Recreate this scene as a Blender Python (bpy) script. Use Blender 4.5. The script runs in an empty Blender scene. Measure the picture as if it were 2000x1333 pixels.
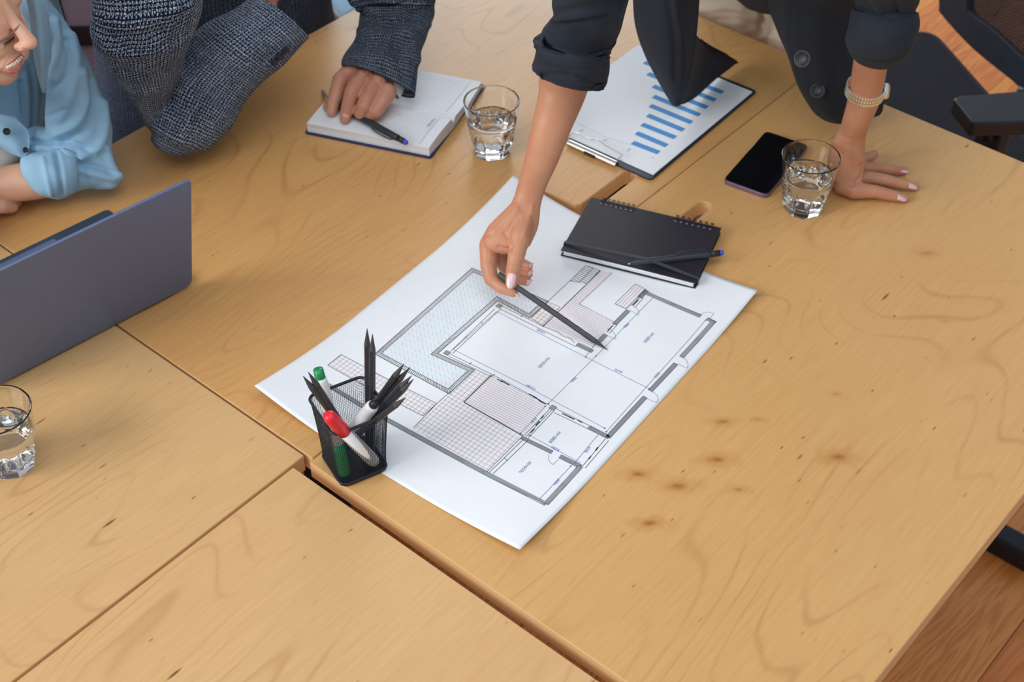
import bpy, bmesh, math, random
import numpy as np
from mathutils import Vector, Matrix, noise as mnoise
random.seed(7)
rng = np.random.default_rng(7)
PI = math.pi
S = bpy.context.scene
COL = S.collection

# ---------------------------------------------------------------- camera
# world: x runs along the short table edges, y along the long ones, z = 0 is the table top, the floor is at -0.74
FPX, CX, CY, CAMH = 2894.0, 1000.0, 666.5, 1.32
RM = np.array([[0.76055833, -0.44322168, 0.47445292],
               [0.64926897, 0.51816473, -0.55673612],
               [0.00091275, 0.73147785, 0.68186459]])
CAM = np.array([0, 0, CAMH])
FWD = -RM[:, 2]; UPI = RM[:, 1]; RTI = RM[:, 0]
cam = bpy.data.cameras.new('camera'); co = bpy.data.objects.new('camera', cam); COL.objects.link(co)
co.matrix_world = Matrix([list(RM[0]) + [0], list(RM[1]) + [0], list(RM[2]) + [CAMH], [0, 0, 0, 1]])
cam.sensor_width = 36; cam.sensor_fit = 'HORIZONTAL'; cam.lens = FPX * 36 / 2000
cam.clip_start = .05; cam.clip_end = 60
cam.dof.use_dof = True; cam.dof.focus_distance = 1.72; cam.dof.aperture_fstop = 8
S.camera = co
# ---------------------------------------------------------------- light
def lin(c): 
    c = c / 255.
    return c / 12.92 if c <= .04045 else ((c + .055) / 1.055) ** 2.4
def RGB(r, g, b): return (lin(r), lin(g), lin(b), 1)
S.view_settings.view_transform = 'Standard'
S.view_settings.look = 'None'
S.view_settings.gamma = 1
S.view_settings.use_curve_mapping = False
S.view_settings.exposure = EXPO = 0.22
w = bpy.data.worlds.new('room_light'); S.world = w; w.use_nodes = True
w.node_tree.nodes['Background'].inputs[0].default_value = (.80, .88, 1.0, 1)
w.node_tree.nodes['Background'].inputs[1].default_value = .42
def area(name, loc, target, sx, sy, power, col):
    l = bpy.data.lights.new(name, 'AREA'); l.shape = 'RECTANGLE'; l.size = sx; l.size_y = sy
    l.energy = power; l.color = col
    o = bpy.data.objects.new(name, l); COL.objects.link(o); o.location = loc
    d = Vector(target) - Vector(loc); o.rotation_euler = d.to_track_quat('-Z', 'Y').to_euler()
area('window_light_left', (-3.1, -4.1, 3.0), (-1.0, 1.0, 0), 3.6, 2.6, 222, (1, .975, .94))
area('window_light_far', (-4.2, 4.6, 1.7), (-1.0, 1.2, 0), 2.6, 1.8, 70, (.93, .97, 1))
area('ceiling_light', (-.3, .4, 2.6), (-.8, 1.2, 0), 2.0, 2.0, 22, (1, .99, .97))

# ---------------------------------------------------------------- pixel helpers (2000 x 1333 frame) -> real points at a given height
def ray(px, py):
    return RM @ np.array([px - CX, -(py - CY), -FPX])
def W(px, py, z=0.0):
    d = ray(px, py); return CAM + d * ((z - CAMH) / d[2])
def WX(px, py, x):
    d = ray(px, py); return CAM + d * (x / d[0])
def WY(px, py, y):
    d = ray(px, py); return CAM + d * (y / d[1])
def PD(px, py, depth):
    d = ray(px, py); return CAM + d * (depth / FPX)
def depth(p): return float(np.dot(np.asarray(p) - CAM, FWD))
def proj(V):
    q = (np.atleast_2d(V) - CAM) @ RM
    return np.stack([CX + FPX * q[:, 0] / -q[:, 2], CY - FPX * q[:, 1] / -q[:, 2]], 1)
def nrm(v): v = np.asarray(v, float); return v / (np.linalg.norm(v) + 1e-12)
def c2w(x, y, z): return nrm(RM @ np.array([x, y, z]))   # right, up, toward camera

# ---------------------------------------------------------------- materials
class G:
    def __init__(s, name):
        s.m = bpy.data.materials.new(name); s.m.use_nodes = True
        s.nt = s.m.node_tree; s.b = s.nt.nodes['Principled BSDF']; s.out = s.nt.nodes['Material Output']
    def n(s, t, *ins, out=0, **kw):
        nd = s.nt.nodes.new(t)
        for k, v in kw.items(): setattr(nd, k, v)
        for i, v in enumerate(ins):
            if v is not None: s.set(nd, i, v)
        return nd.outputs[out]
    def set(s, nd, i, v):
        if isinstance(v, bpy.types.NodeSocket): s.nt.links.new(v, nd.inputs[i])
        else: nd.inputs[i].default_value = v
    def math(s, op, a, b=0.0, c=None, clamp=False):
        ins = [a, b] + ([c] if c is not None else [])
        return s.n('ShaderNodeMath', *ins, operation=op, use_clamp=clamp)
    def pos(s): return s.n('ShaderNodeNewGeometry')
    def uv(s): return s.n('ShaderNodeTexCoord', out=2)
    def map(s, v, sc=(1, 1, 1), loc=(0, 0, 0), rot=(0, 0, 0)):
        nd = s.nt.nodes.new('ShaderNodeMapping'); s.nt.links.new(v, nd.inputs[0])
        nd.inputs[1].default_value = loc; nd.inputs[2].default_value = rot; nd.inputs[3].default_value = sc
        return nd.outputs[0]
    def noise(s, v, scale, detail=3, rough=.5, dist=0):
        nd = s.nt.nodes.new('ShaderNodeTexNoise'); s.nt.links.new(v, nd.inputs['Vector'])
        nd.inputs['Scale'].default_value = scale; nd.inputs['Detail'].default_value = detail
        nd.inputs['Roughness'].default_value = rough; nd.inputs['Distortion'].default_value = dist
        return nd.outputs[0]
    def vor(s, v, scale, feature='F1'):
        nd = s.nt.nodes.new('ShaderNodeTexVoronoi'); nd.feature = feature; s.nt.links.new(v, nd.inputs['Vector'])
        nd.inputs['Scale'].default_value = scale; return nd
    def ramp(s, f, *stops):
        nd = s.nt.nodes.new('ShaderNodeValToRGB'); s.nt.links.new(f, nd.inputs[0])
        e = nd.color_ramp.elements
        while len(e) < len(stops): e.new(.5)
        for k, (p, c) in enumerate(stops): e[k].position = p; e[k].color = c if hasattr(c, '__len__') else (c, c, c, 1)
        return nd.outputs[0]
    def mix(s, f, a, b, mode='MIX'):
        nd = s.nt.nodes.new('ShaderNodeMix'); nd.data_type = 'RGBA'; nd.blend_type = mode
        for i, v in ((0, f), (6, a), (7, b)):
            if isinstance(v, bpy.types.NodeSocket): s.nt.links.new(v, nd.inputs[i])
            else: nd.inputs[i].default_value = v
        return nd.outputs[2]
    def sep(s, v):
        nd = s.nt.nodes.new('ShaderNodeSeparateXYZ'); s.nt.links.new(v, nd.inputs[0]); return nd.outputs
    def bump(s, h, strength=.3, dist=.001):
        nd = s.nt.nodes.new('ShaderNodeBump'); nd.inputs['Strength'].default_value = strength
        nd.inputs['Distance'].default_value = dist; s.nt.links.new(h, nd.inputs['Height'])
        s.nt.links.new(nd.outputs[0], s.b.inputs['Normal'])
    def P(s, **kw):
        for k, v in kw.items():
            k = k.replace('_', ' ')
            i = s.b.inputs[k]
            if isinstance(v, bpy.types.NodeSocket): s.nt.links.new(v, i)
            else: i.default_value = v
        return s
def plain(name, rgb, rough=.5, metal=0., **kw):
    """a flat colour broken up by a faint procedural grain"""
    g = G(name); c = RGB(*rgb); n = g.noise(g.pos(), kw.pop('nscale', 60), 3)
    amt = kw.pop('var', .12)
    dk = tuple(x * (1 - amt) for x in c[:3]) + (1,); lt = tuple(min(1, x * (1 + amt)) for x in c[:3]) + (1,)
    g.P(Base_Color=g.ramp(n, (.3, dk), (.7, lt)), Roughness=rough, Metallic=metal, **kw)
    return g.m

def wood_mat(name, base, dark, light, knots=(), seed=0.0, gloss=.27, lamt=.34, streak=.93):
    g = G(name); p = g.pos()
    warp = g.noise(g.map(p, (1, .35, 1), (seed, 0, 0)), 3.2, 2)
    px = g.sep(p)
    # cathedral lines: contours of a slow, stretched noise field
    field = g.noise(g.map(p, (2.3, .62, 1), (seed, seed * .7, 0)), 1.25, 2.2, .45, .35)
    lines = g.math('SINE', g.math('MULTIPLY', field, 300.0))
    lines = g.math('POWER', g.math('MULTIPLY_ADD', lines, .5, .5), 16.0)
    fade = g.ramp(g.noise(g.map(p, (1, 1, 1), (seed + 3, 0, 0)), 5, 2), (.42, 0.), (.66, 1.))
    lines = g.math('MULTIPLY', lines, fade)
    fine = g.noise(g.map(p, (90, 5, 1), (seed, 0, 0)), 2.4, 4, .6)
    broad = g.noise(g.map(p, (2.2, .9, 1), (seed + 9, 0, 0)), 2.0, 3, .5)
    c = g.mix(broad, RGB(*base), RGB(*light))
    c = g.mix(g.math('MULTIPLY', g.math('SUBTRACT', fine, .35, clamp=True), .55), c, RGB(*dark))
    c = g.mix(g.math('MULTIPLY', lines, lamt), c, RGB(*dark))
    # pores: short dark flecks along the grain
    m2 = g.ramp(g.noise(g.map(p, (1, .6, 1), (seed + 5, 0, 0)), 5.5, 1), (.40, 0.), (.54, 1.))
    for (sx, sy, th, sl, am) in ((62, 17, .13, .80, .8), (36, 6.5, .085, streak, .9), (110, 34, .16, .88, .7)):
        v = g.vor(g.map(p, (sx, sy, 1), (seed, 0, 0), (0, 0, .12)), 1.0)
        fl = g.ramp(v.outputs['Distance'], (th * .4, 1.), (th, 0.))
        sel = g.math('GREATER_THAN', g.sep(v.outputs['Color'])[0], sl)
        fl = g.math('MULTIPLY', g.math('MULTIPLY', g.sep(fl)[0], sel), g.sep(m2)[0])
        c = g.mix(g.math('MULTIPLY', fl, am), c, RGB(112, 62, 28))
    for (kx, ky, r, st) in knots:
        ux = g.math('SUBTRACT', px[0], kx); uy = g.math('SUBTRACT', px[1], ky)
        dx = g.math('MULTIPLY', g.math('ADD', g.math('MULTIPLY', ux, .76), g.math('MULTIPLY', uy, .65)), .62)
        dy = g.math('MULTIPLY', g.math('SUBTRACT', g.math('MULTIPLY', uy, .76), g.math('MULTIPLY', ux, .65)), 1.25)
        wob = g.noise(g.map(p, (1, 1, 1), (kx, ky, 0)), 70, 3)
        d = g.math('SQRT', g.math('ADD', g.math('MULTIPLY', dx, dx), g.math('MULTIPLY', dy, dy)))
        d = g.math('MULTIPLY', d, g.math('MULTIPLY_ADD', wob, 1.6, .3))
        f1 = g.math('SUBTRACT', 1.0, g.math('DIVIDE', d, r * 2.2), clamp=True)
        f1 = g.math('MULTIPLY', g.math('POWER', f1, 1.5), .75 * st)
        c = g.mix(f1, c, RGB(186, 122, 56))
        f2 = g.math('SUBTRACT', 1.0, g.math('DIVIDE', d, r * .62), clamp=True)
        f2 = g.math('MULTIPLY', g.math('POWER', f2, 1.0), .62 * st)
        c = g.mix(f2, c, RGB(136, 76, 32))
    # plywood layers on the cut sides
    nz = g.sep(g.n('ShaderNodeNewGeometry', out=1))[2]
    side = g.math('LESS_THAN', g.math('ABSOLUTE', nz), .6)
    lay = g.ramp(g.math('FRACT', g.math('MULTIPLY', px[2], 330.0)), (.0, RGB(218, 172, 116)), (.5, RGB(242, 210, 160)), (1., RGB(200, 148, 92)))
    c = g.mix(side, c, lay)
    g.P(Base_Color=c, Roughness=g.math('MULTIPLY_ADD', fine, .12, gloss), Specular_IOR_Level=.42)
    g.bump(fine, .10, .0004)
    return g.m

def floor_mat(name, a, b, cdk):
    g = G(name); p = g.pos()
    n1 = g.noise(g.map(p, (9, .9, 1)), 1.6, 3, .5, 1.2)
    n2 = g.math('MULTIPLY_ADD', g.math('SINE', g.math('MULTIPLY', n1, 60.0)), .5, .5)
    n3 = g.noise(g.map(p, (80, 4, 1)), 2, 4)
    c = g.mix(n2, RGB(*a), RGB(*b)); c = g.mix(g.math('MULTIPLY', n3, .5), c, RGB(*cdk))
    g.P(Base_Color=c, Roughness=.34); g.bump(n3, .1, .0005)
    return g.m

def skin_mat(name, a, b, red):
    g = G(name); p = g.pos()
    n = g.noise(p, 24, 4, .6); n2 = g.noise(p, 420, 3, .6); n3 = g.noise(g.map(p, (1, 1, 1), (4, 4, 4)), 50, 2)
    c = g.mix(g.ramp(n, (.35, 0.), (.68, 1.)), RGB(*a), RGB(*b))
    c = g.mix(g.math('MULTIPLY', g.ramp(n3, (.45, 0.), (.75, 1.)), .4), c, RGB(*red))
    g.P(Base_Color=c, Roughness=.46, Subsurface_Weight=.12, Subsurface_Scale=.006, Specular_IOR_Level=.4)
    g.b.inputs['Subsurface Radius'].default_value = (1, .35, .2)
    v = g.vor(p, 900, 'DISTANCE_TO_EDGE')
    g.bump(g.math('ADD', n2, g.math('MULTIPLY', v.outputs[0], .6)), .22, .0006)
    return g.m

def tweed_mat(name, dk, lt, cell=.0052, amt=1.0):
    g = G(name); uv = g.uv()
    w1 = g.noise(uv, 60, 2); 
    v = g.n('ShaderNodeVectorMath', uv, operation='ADD')
    wn = g.n('ShaderNodeTexNoise', out=1); wn.node.inputs['Scale'].default_value = 70; g.nt.links.new(uv, wn.node.inputs['Vector'])
    sc = g.n('ShaderNodeVectorMath', wn, operation='SCALE'); sc.node.inputs['Scale'].default_value = .0034
    g.nt.links.new(sc, v.node.inputs[1])
    x, y, _ = g.sep(v)
    def tri(s, k): return g.math('ABSOLUTE', g.math('MULTIPLY_ADD', g.math('FRACT', g.math('DIVIDE', s, k)), 2.0, -1.0))
    a = g.math('GREATER_THAN', tri(x, cell), .56); b = g.math('GREATER_THAN', tri(y, cell), .56)
    a2 = g.math('GREATER_THAN', tri(x, cell * .55), .42); b2 = g.math('GREATER_THAN', tri(y, cell * .55), .42)
    line = g.math('ADD', g.math('MULTIPLY', a, b2), g.math('MULTIPLY', b, a2), clamp=True)
    fleck = g.noise(g.map(uv, (1, 1, 1)), 700, 2, .7)
    fl = g.sep(g.ramp(fleck, (.44, 0.), (.56, 1.)))[0]
    big = g.ramp(g.noise(uv, 18, 3), (.3, .55), (.7, 1.))
    f = g.math('MULTIPLY', g.math('MULTIPLY', line, fl), g.math('MULTIPLY', g.sep(big)[0], amt))
    wx = g.math('MAXIMUM', g.math('GREATER_THAN', tri(x, cell * 4), .78), g.math('GREATER_THAN', tri(y, cell * 4), .78))
    f = g.math('MULTIPLY', f, g.math('MULTIPLY_ADD', wx, .22, .78), clamp=True)
    c = g.mix(f, RGB(*dk), RGB(*lt))
    g.P(Base_Color=c, Roughness=1., Specular_IOR_Level=.08)
    g.bump(g.math('ADD', line, fleck), .35, .0006)
    return g.m

def cloth_mat(name, rgb, thread=1500, var=.1, rough=.9, sheen=.1, bump=.25):
    g = G(name); p = g.pos(); c = RGB(*rgb)
    n = g.noise(p, 35, 4); n2 = g.noise(g.map(p, (1, 1, 3)), thread, 2)
    dk = tuple(x * (1 - var) for x in c[:3]) + (1,); lt = tuple(min(1, x * (1 + var)) for x in c[:3]) + (1,)
    c2 = g.mix(g.math('MULTIPLY', n2, .35), g.ramp(n, (.3, dk), (.7, lt)), lt)
    g.P(Base_Color=c2, Roughness=rough, Sheen_Weight=sheen, Specular_IOR_Level=.25)
    g.bump(n2, bump, .0006); return g.m

M = {}
def knot(px, py, r=.011, s=1.): 
    q = W(px, py); return (q[0], q[1], r, s)
KN = [knot(1247, 927), knot(1325, 950, .012), knot(1402, 898, .012), knot(1443, 957, .008, .7), knot(1270, 1023, .011), knot(1637, 893, .013), knot(1412, 824, .010, .8), knot(1810, 495, .012, .6), knot(1480, 820, .007, .5), knot(1635, 770, .008, .35), knot(1845, 628, .006, .4)]
M['wood1'] = wood_mat('birch_wood_right', (214, 164, 102), (170, 110, 56), (222, 178, 118), KN, 1.3)
M['wood2'] = wood_mat('birch_wood_middle', (208, 154, 92), (156, 98, 48), (220, 172, 110), [knot(700, 55, .012, .5)], 5.1, streak=.84)
M['wood3'] = wood_mat('birch_wood_left', (213, 169, 114), (170, 118, 66), (222, 183, 130), [], 8.7)
M['wood4'] = wood_mat('birch_wood_front', (213, 169, 114), (170, 118, 66), (222, 183, 130), [], 12.9)
M['floor_a'] = floor_mat('floor_plank_brown', (250, 168, 80), (226, 134, 58), (170, 92, 42))
M['floor_b'] = floor_mat('floor_plank_orange', (252, 176, 92), (230, 144, 68), (180, 104, 50))
M['floor_c'] = floor_mat('floor_plank_red', (244, 156, 78), (216, 124, 58), (160, 84, 40))
M['gap'] = plain('floor_gap', (40, 26, 20), .8)
M['blackmetal'] = plain('black_powder_coat', (34, 40, 50), .42, .3)
M['paper'] = plain('white_paper', (238, 242, 247), .62, var=.01)
def flat(name, rgb, rough=.7, **kw): return plain(name, rgb, rough, var=.03, **kw)
M['ink'] = flat('black_ink', (58, 60, 66)); M['inkgrey'] = flat('grey_ink', (150, 153, 160)); M['inkblue'] = flat('blue_ink', (92, 108, 170))
M['inkteal'] = flat('teal_ink', (166, 218, 220)); M['inkred'] = flat('red_ink', (214, 176, 172)); M['inkpink'] = flat('pink_ink', (160, 112, 138))
M['inklight'] = flat('light_grey_ink', (140, 146, 158))
M['tealfill'] = flat('teal_wash', (229, 235, 243)); M['pinkfill'] = flat('pink_wash', (240, 237, 242))
M['bar'] = flat('blue_chart_ink', (72, 148, 214))
M['skin1'] = skin_mat('tan_skin', (200, 145, 112), (190, 132, 100), (200, 122, 100))
M['skin2'] = skin_mat('mature_skin', (206, 152, 126), (192, 132, 108), (200, 112, 98))
M['skin3'] = skin_mat('fair_skin', (226, 180, 152), (216, 166, 138), (218, 146, 126))
M['nail'] = plain('pink_nail_polish', (236, 196, 200), .16, var=.02, Coat_Weight=.6)
M['nail2'] = plain('bare_nail', (224, 172, 156), .3, var=.03)
M['tweed'] = tweed_mat('navy_tweed', (26, 36, 56), (214, 230, 248), .0044, 1.25)
M['tweed2'] = tweed_mat('dark_tweed', (32, 38, 52), (176, 190, 206), .0044, .95)
M['tweed3'] = tweed_mat('blue_tweed', (44, 52, 68), (130, 142, 164), .004, .9)
M['blazer'] = cloth_mat('black_blazer_cloth', (38, 44, 54), 1800, .08, .8, .03)
M['lining'] = cloth_mat('blazer_lining', (24, 25, 34), 2500, .05, .6, .05)
M['shirt'] = cloth_mat('blue_chambray', (154, 196, 224), 1300, .07, .9, .05)
M['trouser'] = cloth_mat('beige_trouser_cloth', (206, 192, 172), 1500, .06)
M['white'] = cloth_mat('white_knit', (232, 230, 224), 900, .04)
M['jeans'] = cloth_mat('dark_slate_denim', (56, 70, 84), 900, .12)
M['hair'] = cloth_mat('brown_hair', (92, 62, 44), 600, .3, .5)
M['blackplastic'] = plain('black_plastic', (30, 32, 38), .38)
M['pencil'] = plain('black_lacquer', (46, 50, 56), .34)
M['graphite'] = plain('graphite', (66, 66, 70), .4)
M['penbody'] = plain('soft_black_pen', (42, 47, 53), .45)
M['blueplug'] = plain('blue_pen_plug', (66, 84, 226), .4)
M['silver'] = plain('silver_metal', (236, 236, 236), .3, .75, var=.05)
M['gold'] = plain('gold_metal', (236, 196, 110), .3, .8, var=.05)
M['lead'] = plain('steel_clip', (206, 202, 194), .28, 1.0, var=.05)
M['coverblk'] = plain('black_notebook_cover', (37, 33, 42), .62, var=.06)
M['elastic'] = plain('black_elastic', (58, 64, 68), .7)
M['bluecover'] = plain('navy_book_cover', (34, 44, 92), .5)
M['pages'] = None
M['clipboard'] = plain('navy_clipboard', (30, 34, 50), .45)
M['phoneglass'] = plain('phone_glass', (14, 15, 18), .08, var=.02)
M['phoneside'] = plain('purple_metal', (138, 116, 150), .3, .7, var=.04)
M['laptop'] = plain('space_grey_metal', (106, 120, 154), .40, .3, var=.02)
M['laptopdk'] = plain('dark_laptop_deck', (62, 76, 92), .42, .25, var=.03)
M['laptopkey'] = plain('laptop_key', (22, 24, 28), .5)
M['screen'] = plain('laptop_screen', (16, 18, 22), .12)
M['red'] = plain('red_cap', (226, 34, 52), .35, var=.03); M['green'] = plain('green_cap', (22, 146, 84), .35, var=.03)
M['markwhite'] = plain('white_marker_barrel', (236, 238, 240), .35, var=.02)
M['wire'] = plain('black_wire_mesh', (40, 46, 56), .45, .4)
M['ribbon'] = plain('maroon_ribbon', (92, 30, 44), .6)
M['teeth'] = plain('teeth', (240, 232, 212), .25, var=.02); M['lip'] = plain('lip', (206, 104, 108), .35, var=.06)
M['lash'] = plain('dark_lash', (52, 36, 32), .7)
M['brow'] = plain('brown_eyebrow', (150, 110, 88), .8)
M['seatblk'] = cloth_mat('black_seat_cloth', (26, 25, 36), 700, .1)
M['chairfab'] = cloth_mat('black_ribbed_fabric', (36, 42, 54), 300, .2, .8)
M['blueseat'] = cloth_mat('pale_blue_cloth', (140, 174, 196), 300, .05)
M['palewood'] = plain('pale_wood_edge', (206, 178, 172), .5)
M['button'] = plain('dark_horn_button', (30, 27, 31), .45)
g = G('page_lines'); p = g.pos()
M['pages'] = plain('page_white', (238, 241, 246), .65, var=.015)
g = G('page_stack'); zz = g.sep(g.pos())[2]
g.P(Base_Color=g.ramp(g.noise(g.map(g.pos(), (3, 3, 900)), 1, 2), (.35, RGB(196, 202, 212)), (.6, RGB(244, 247, 250))), Roughness=.7); M['pagestack'] = g.m
def glass(name, ior, rough=0.0, col=(1, 1, 1, 1)):
    g = G(name); g.P(Base_Color=col, Roughness=rough, IOR=ior, Transmission_Weight=1.0); return g.m
M['glass'] = glass('clear_glass', 1.47, 0, (.985, 1, .995, 1)); M['water'] = glass('water', 1.33)
def meshfab(name, rgb, k=900, th=.45, diag=0.0):
    """woven see-through mesh: fabric threads with real gaps"""
    g = G(name); p = g.map(g.pos(), (1, 1, 1), (0, 0, 0), (0, 0, 0)); x, y, z = g.sep(p)
    h = g.math('ADD', g.math('MULTIPLY', y, k), g.math('MULTIPLY', z, k * diag))
    v = g.math('ADD', g.math('MULTIPLY', z, k * .9), g.math('MULTIPLY', x, k * .9))
    a = g.math('GREATER_THAN', g.math('MULTIPLY_ADD', g.math('SINE', h), .5, .5), th)
    b = g.math('GREATER_THAN', g.math('MULTIPLY_ADD', g.math('SINE', v), .5, .5), .72)
    f = g.math('MAXIMUM', a, b)
    g.P(Base_Color=RGB(*rgb), Roughness=.8, Alpha=f)
    return g.m
M['meshR'] = meshfab('black_chair_mesh', (44, 38, 44), 1500, .45)
g = G('grey_pink_chair_fabric'); x, y, z = g.sep(g.pos())
h = g.math('SINE', g.math('MULTIPLY', g.math('SUBTRACT', g.math('MULTIPLY', y, .87), g.math('MULTIPLY', z, .5)), 1500.0)); h2 = g.math('SINE', g.math('MULTIPLY', g.math('ADD', g.math('MULTIPLY', y, .5), g.math('MULTIPLY', z, .87)), 2200.0))
f = g.ramp(g.math('MULTIPLY_ADD', g.math('ADD', h, g.math('MULTIPLY', h2, .25)), .4, .5), (.42, 0.), (.62, 1.))
g.P(Base_Color=g.mix(f, RGB(30, 26, 36), RGB(250, 220, 236)), Roughness=.85); g.bump(f, .3, .0006); M['meshL'] = g.m

# ---------------------------------------------------------------- mesh helpers
def tagit(o, label, cat, group=None, kind=None):
    if label: o['label'] = label
    if cat: o['category'] = cat
    if group: o['group'] = group
    if kind: o['kind'] = kind
    return o
def thing(name, label, cat, loc, group=None, rot=None):
    o = bpy.data.objects.new(name, None); COL.objects.link(o); o.location = [float(v) for v in loc]
    o.empty_display_size = .02
    if rot is not None: o.matrix_world = Matrix.Translation(Vector([float(v) for v in loc])) @ rot.to_4x4()
    return tagit(o, label, cat, group)
def mk(name, V, F, mat, parent=None, smooth=True, uv=None, local=False, sub=0, bev=0.0):
    """V in world coordinates unless local=True"""
    V = np.asarray(V, float)
    root = np.zeros(3)
    loc = np.zeros(3)
    if not local:
        if parent is not None:
            pr = parent; 
            while pr is not None: root = root + np.array(pr.location); pr = pr.parent
            V = V - root
        else:
            loc = np.array([V[:, 0].mean(), V[:, 1].mean(), V[:, 2].min()]); V = V - loc
    me = bpy.data.meshes.new(name)
    me.from_pydata(V.tolist(), [], [list(map(int, f)) for f in F]); me.update()
    if uv is not None:
        l = me.uv_layers.new(name='uv')
        idx = np.zeros(len(me.loops), int); me.loops.foreach_get('vertex_index', idx)
        if len(uv) == len(V): dat = np.asarray(uv)[idx]
        else: dat = np.asarray(uv)
        l.data.foreach_set('uv', dat.astype(float).ravel())
    if smooth: me.polygons.foreach_set('use_smooth', [True] * len(me.polygons))
    if mat is not None:
        for mm in (mat if isinstance(mat, (list, tuple)) else [mat]): me.materials.append(mm)
    o = bpy.data.objects.new(name, me); COL.objects.link(o)
    if parent is not None: o.parent = parent
    else: o.location = loc
    if bev > 0:
        md = o.modifiers.new('b', 'BEVEL'); md.width = bev; md.segments = 2; md.limit_method = 'ANGLE'; md.harden_normals = False
    if sub:
        md = o.modifiers.new('s', 'SUBSURF'); md.levels = md.render_levels = sub
    return o
def join(*parts):
    V = []; F = []; n = 0
    for v, f in parts:
        V.append(np.asarray(v, float)); F += [[i + n for i in q] for q in f]; n += len(v)
    return np.concatenate(V), F
def prism(poly, z0, z1, normal_ok=True):
    """poly: list of xy (or xyz when z0/z1 are offsets)"""
    P = np.array([[q[0], q[1]] for q in poly]); n = len(P)
    a = 0.5 * np.sum(P[:, 0] * np.roll(P[:, 1], -1) - np.roll(P[:, 0], -1) * P[:, 1])
    if a < 0: P = P[::-1]
    V = [[x, y, z0] for x, y in P] + [[x, y, z1] for x, y in P]
    F = [list(range(n))[::-1], list(range(n, 2 * n))] + [[i, (i + 1) % n, n + (i + 1) % n, n + i] for i in range(n)]
    return np.array(V), F
def roundpoly(pts, r, k=5):
    pts = [np.array(p[:2], float) for p in pts]; out = []; n = len(pts)
    for i in range(n):
        p = pts[i]; a = nrm(pts[i - 1] - p); b = nrm(pts[(i + 1) % n] - p)
        ang = math.acos(max(-1, min(1, a @ b))); d = r / math.tan(ang / 2)
        s = p + a * d; e = p + b * d
        for j in range(k + 1):
            t = j / k; out.append((1 - t) ** 2 * s + 2 * t * (1 - t) * p + t * t * e)
    return out
def boxo(c, ax, ay, az, hx, hy, hz):
    c, ax, ay, az = map(np.asarray, (c, ax, ay, az)); V = []
    for sz in (-1, 1):
        for sx, sy in ((-1, -1), (1, -1), (1, 1), (-1, 1)): V.append(c + ax * hx * sx + ay * hy * sy + az * hz * sz)
    return np.array(V), [[3, 2, 1, 0], [4, 5, 6, 7], [0, 1, 5, 4], [1, 2, 6, 5], [2, 3, 7, 6], [3, 0, 4, 7]]
EX, EY, EZ = np.eye(3)
def cr(P, sub):
    """Catmull-Rom through rows of P"""
    P = np.asarray(P, float); n = len(P)
    if n < 3:
        t = np.linspace(0, 1, sub * (n - 1) + 1)[:, None]; return P[0] * (1 - t) + P[-1] * t
    Q = np.vstack([2 * P[0] - P[1], P, 2 * P[-1] - P[-2]]); out = []
    for i in range(n - 1):
        p0, p1, p2, p3 = Q[i], Q[i + 1], Q[i + 2], Q[i + 3]
        for j in range(sub):
            t = j / sub
            out.append(.5 * ((2 * p1) + (-p0 + p2) * t + (2 * p0 - 5 * p1 + 4 * p2 - p3) * t * t + (-p0 + 3 * p1 - 3 * p2 + p3) * t ** 3))
    out.append(P[-1]); return np.array(out)
def frames(P):
    P = np.asarray(P, float); T = np.gradient(P, axis=0); T /= np.linalg.norm(T, axis=1)[:, None] + 1e-12
    u = np.cross(T[0], EZ if abs(T[0][2]) < .9 else EX); u = nrm(u); U = []
    for t in T:
        u = nrm(u - t * (u @ t)); U.append(u)
    U = np.array(U); return T, U, np.cross(T, U)
def tube(P, r, n=12, caps=True, sq=1.0):
    """sweep along points P with radius r (scalar or per point)"""
    P = np.asarray(P, float); r = np.broadcast_to(np.asarray(r, float), (len(P),))
    T, U, B = frames(P); th = np.linspace(0, 2 * PI, n, endpoint=False)
    V = (P[:, None] + r[:, None, None] * (np.cos(th)[None, :, None] * U[:, None] + sq * np.sin(th)[None, :, None] * B[:, None])).reshape(-1, 3)
    m = len(P)
    F = [[i * n + j, i * n + (j + 1) % n, (i + 1) * n + (j + 1) % n, (i + 1) * n + j] for i in range(m - 1) for j in range(n)]
    if caps: F += [list(range(n))[::-1], list(range((m - 1) * n, m * n))]
    return V, F
def lathe(prof, n=48, c=(0, 0, 0), ax=None):
    """prof: list of (r, z)"""
    th = np.linspace(0, 2 * PI, n, endpoint=False); V = []
    for r, z in prof:
        for t in th: V.append([r * math.cos(t), r * math.sin(t), z])
    F = [[i * n + j, i * n + (j + 1) % n, (i + 1) * n + (j + 1) % n, (i + 1) * n + j] for i in range(len(prof) - 1) for j in range(n)]
    V = np.array(V)
    if ax is not None:
        az = nrm(ax); ux = nrm(np.cross(az, EX if abs(az[0]) < .9 else EY)); uy = np.cross(az, ux)
        V = V[:, :1] * ux + V[:, 1:2] * uy + V[:, 2:] * az
    return V + np.asarray(c), F
def ringpx(xl, yl, xr, yr, z, ratio=1.0):
    m = W((xl + xr) / 2, (yl + yr) / 2, z); d = depth(m)
    L = PD(xl, yl, d); R = PD(xr, yr, d); c = (L + R) / 2; a = (R - L) / 2
    b = nrm(CAM - c); b = nrm(b - nrm(a) * (b @ nrm(a)))
    return c, a, b * np.linalg.norm(a) * ratio
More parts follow.
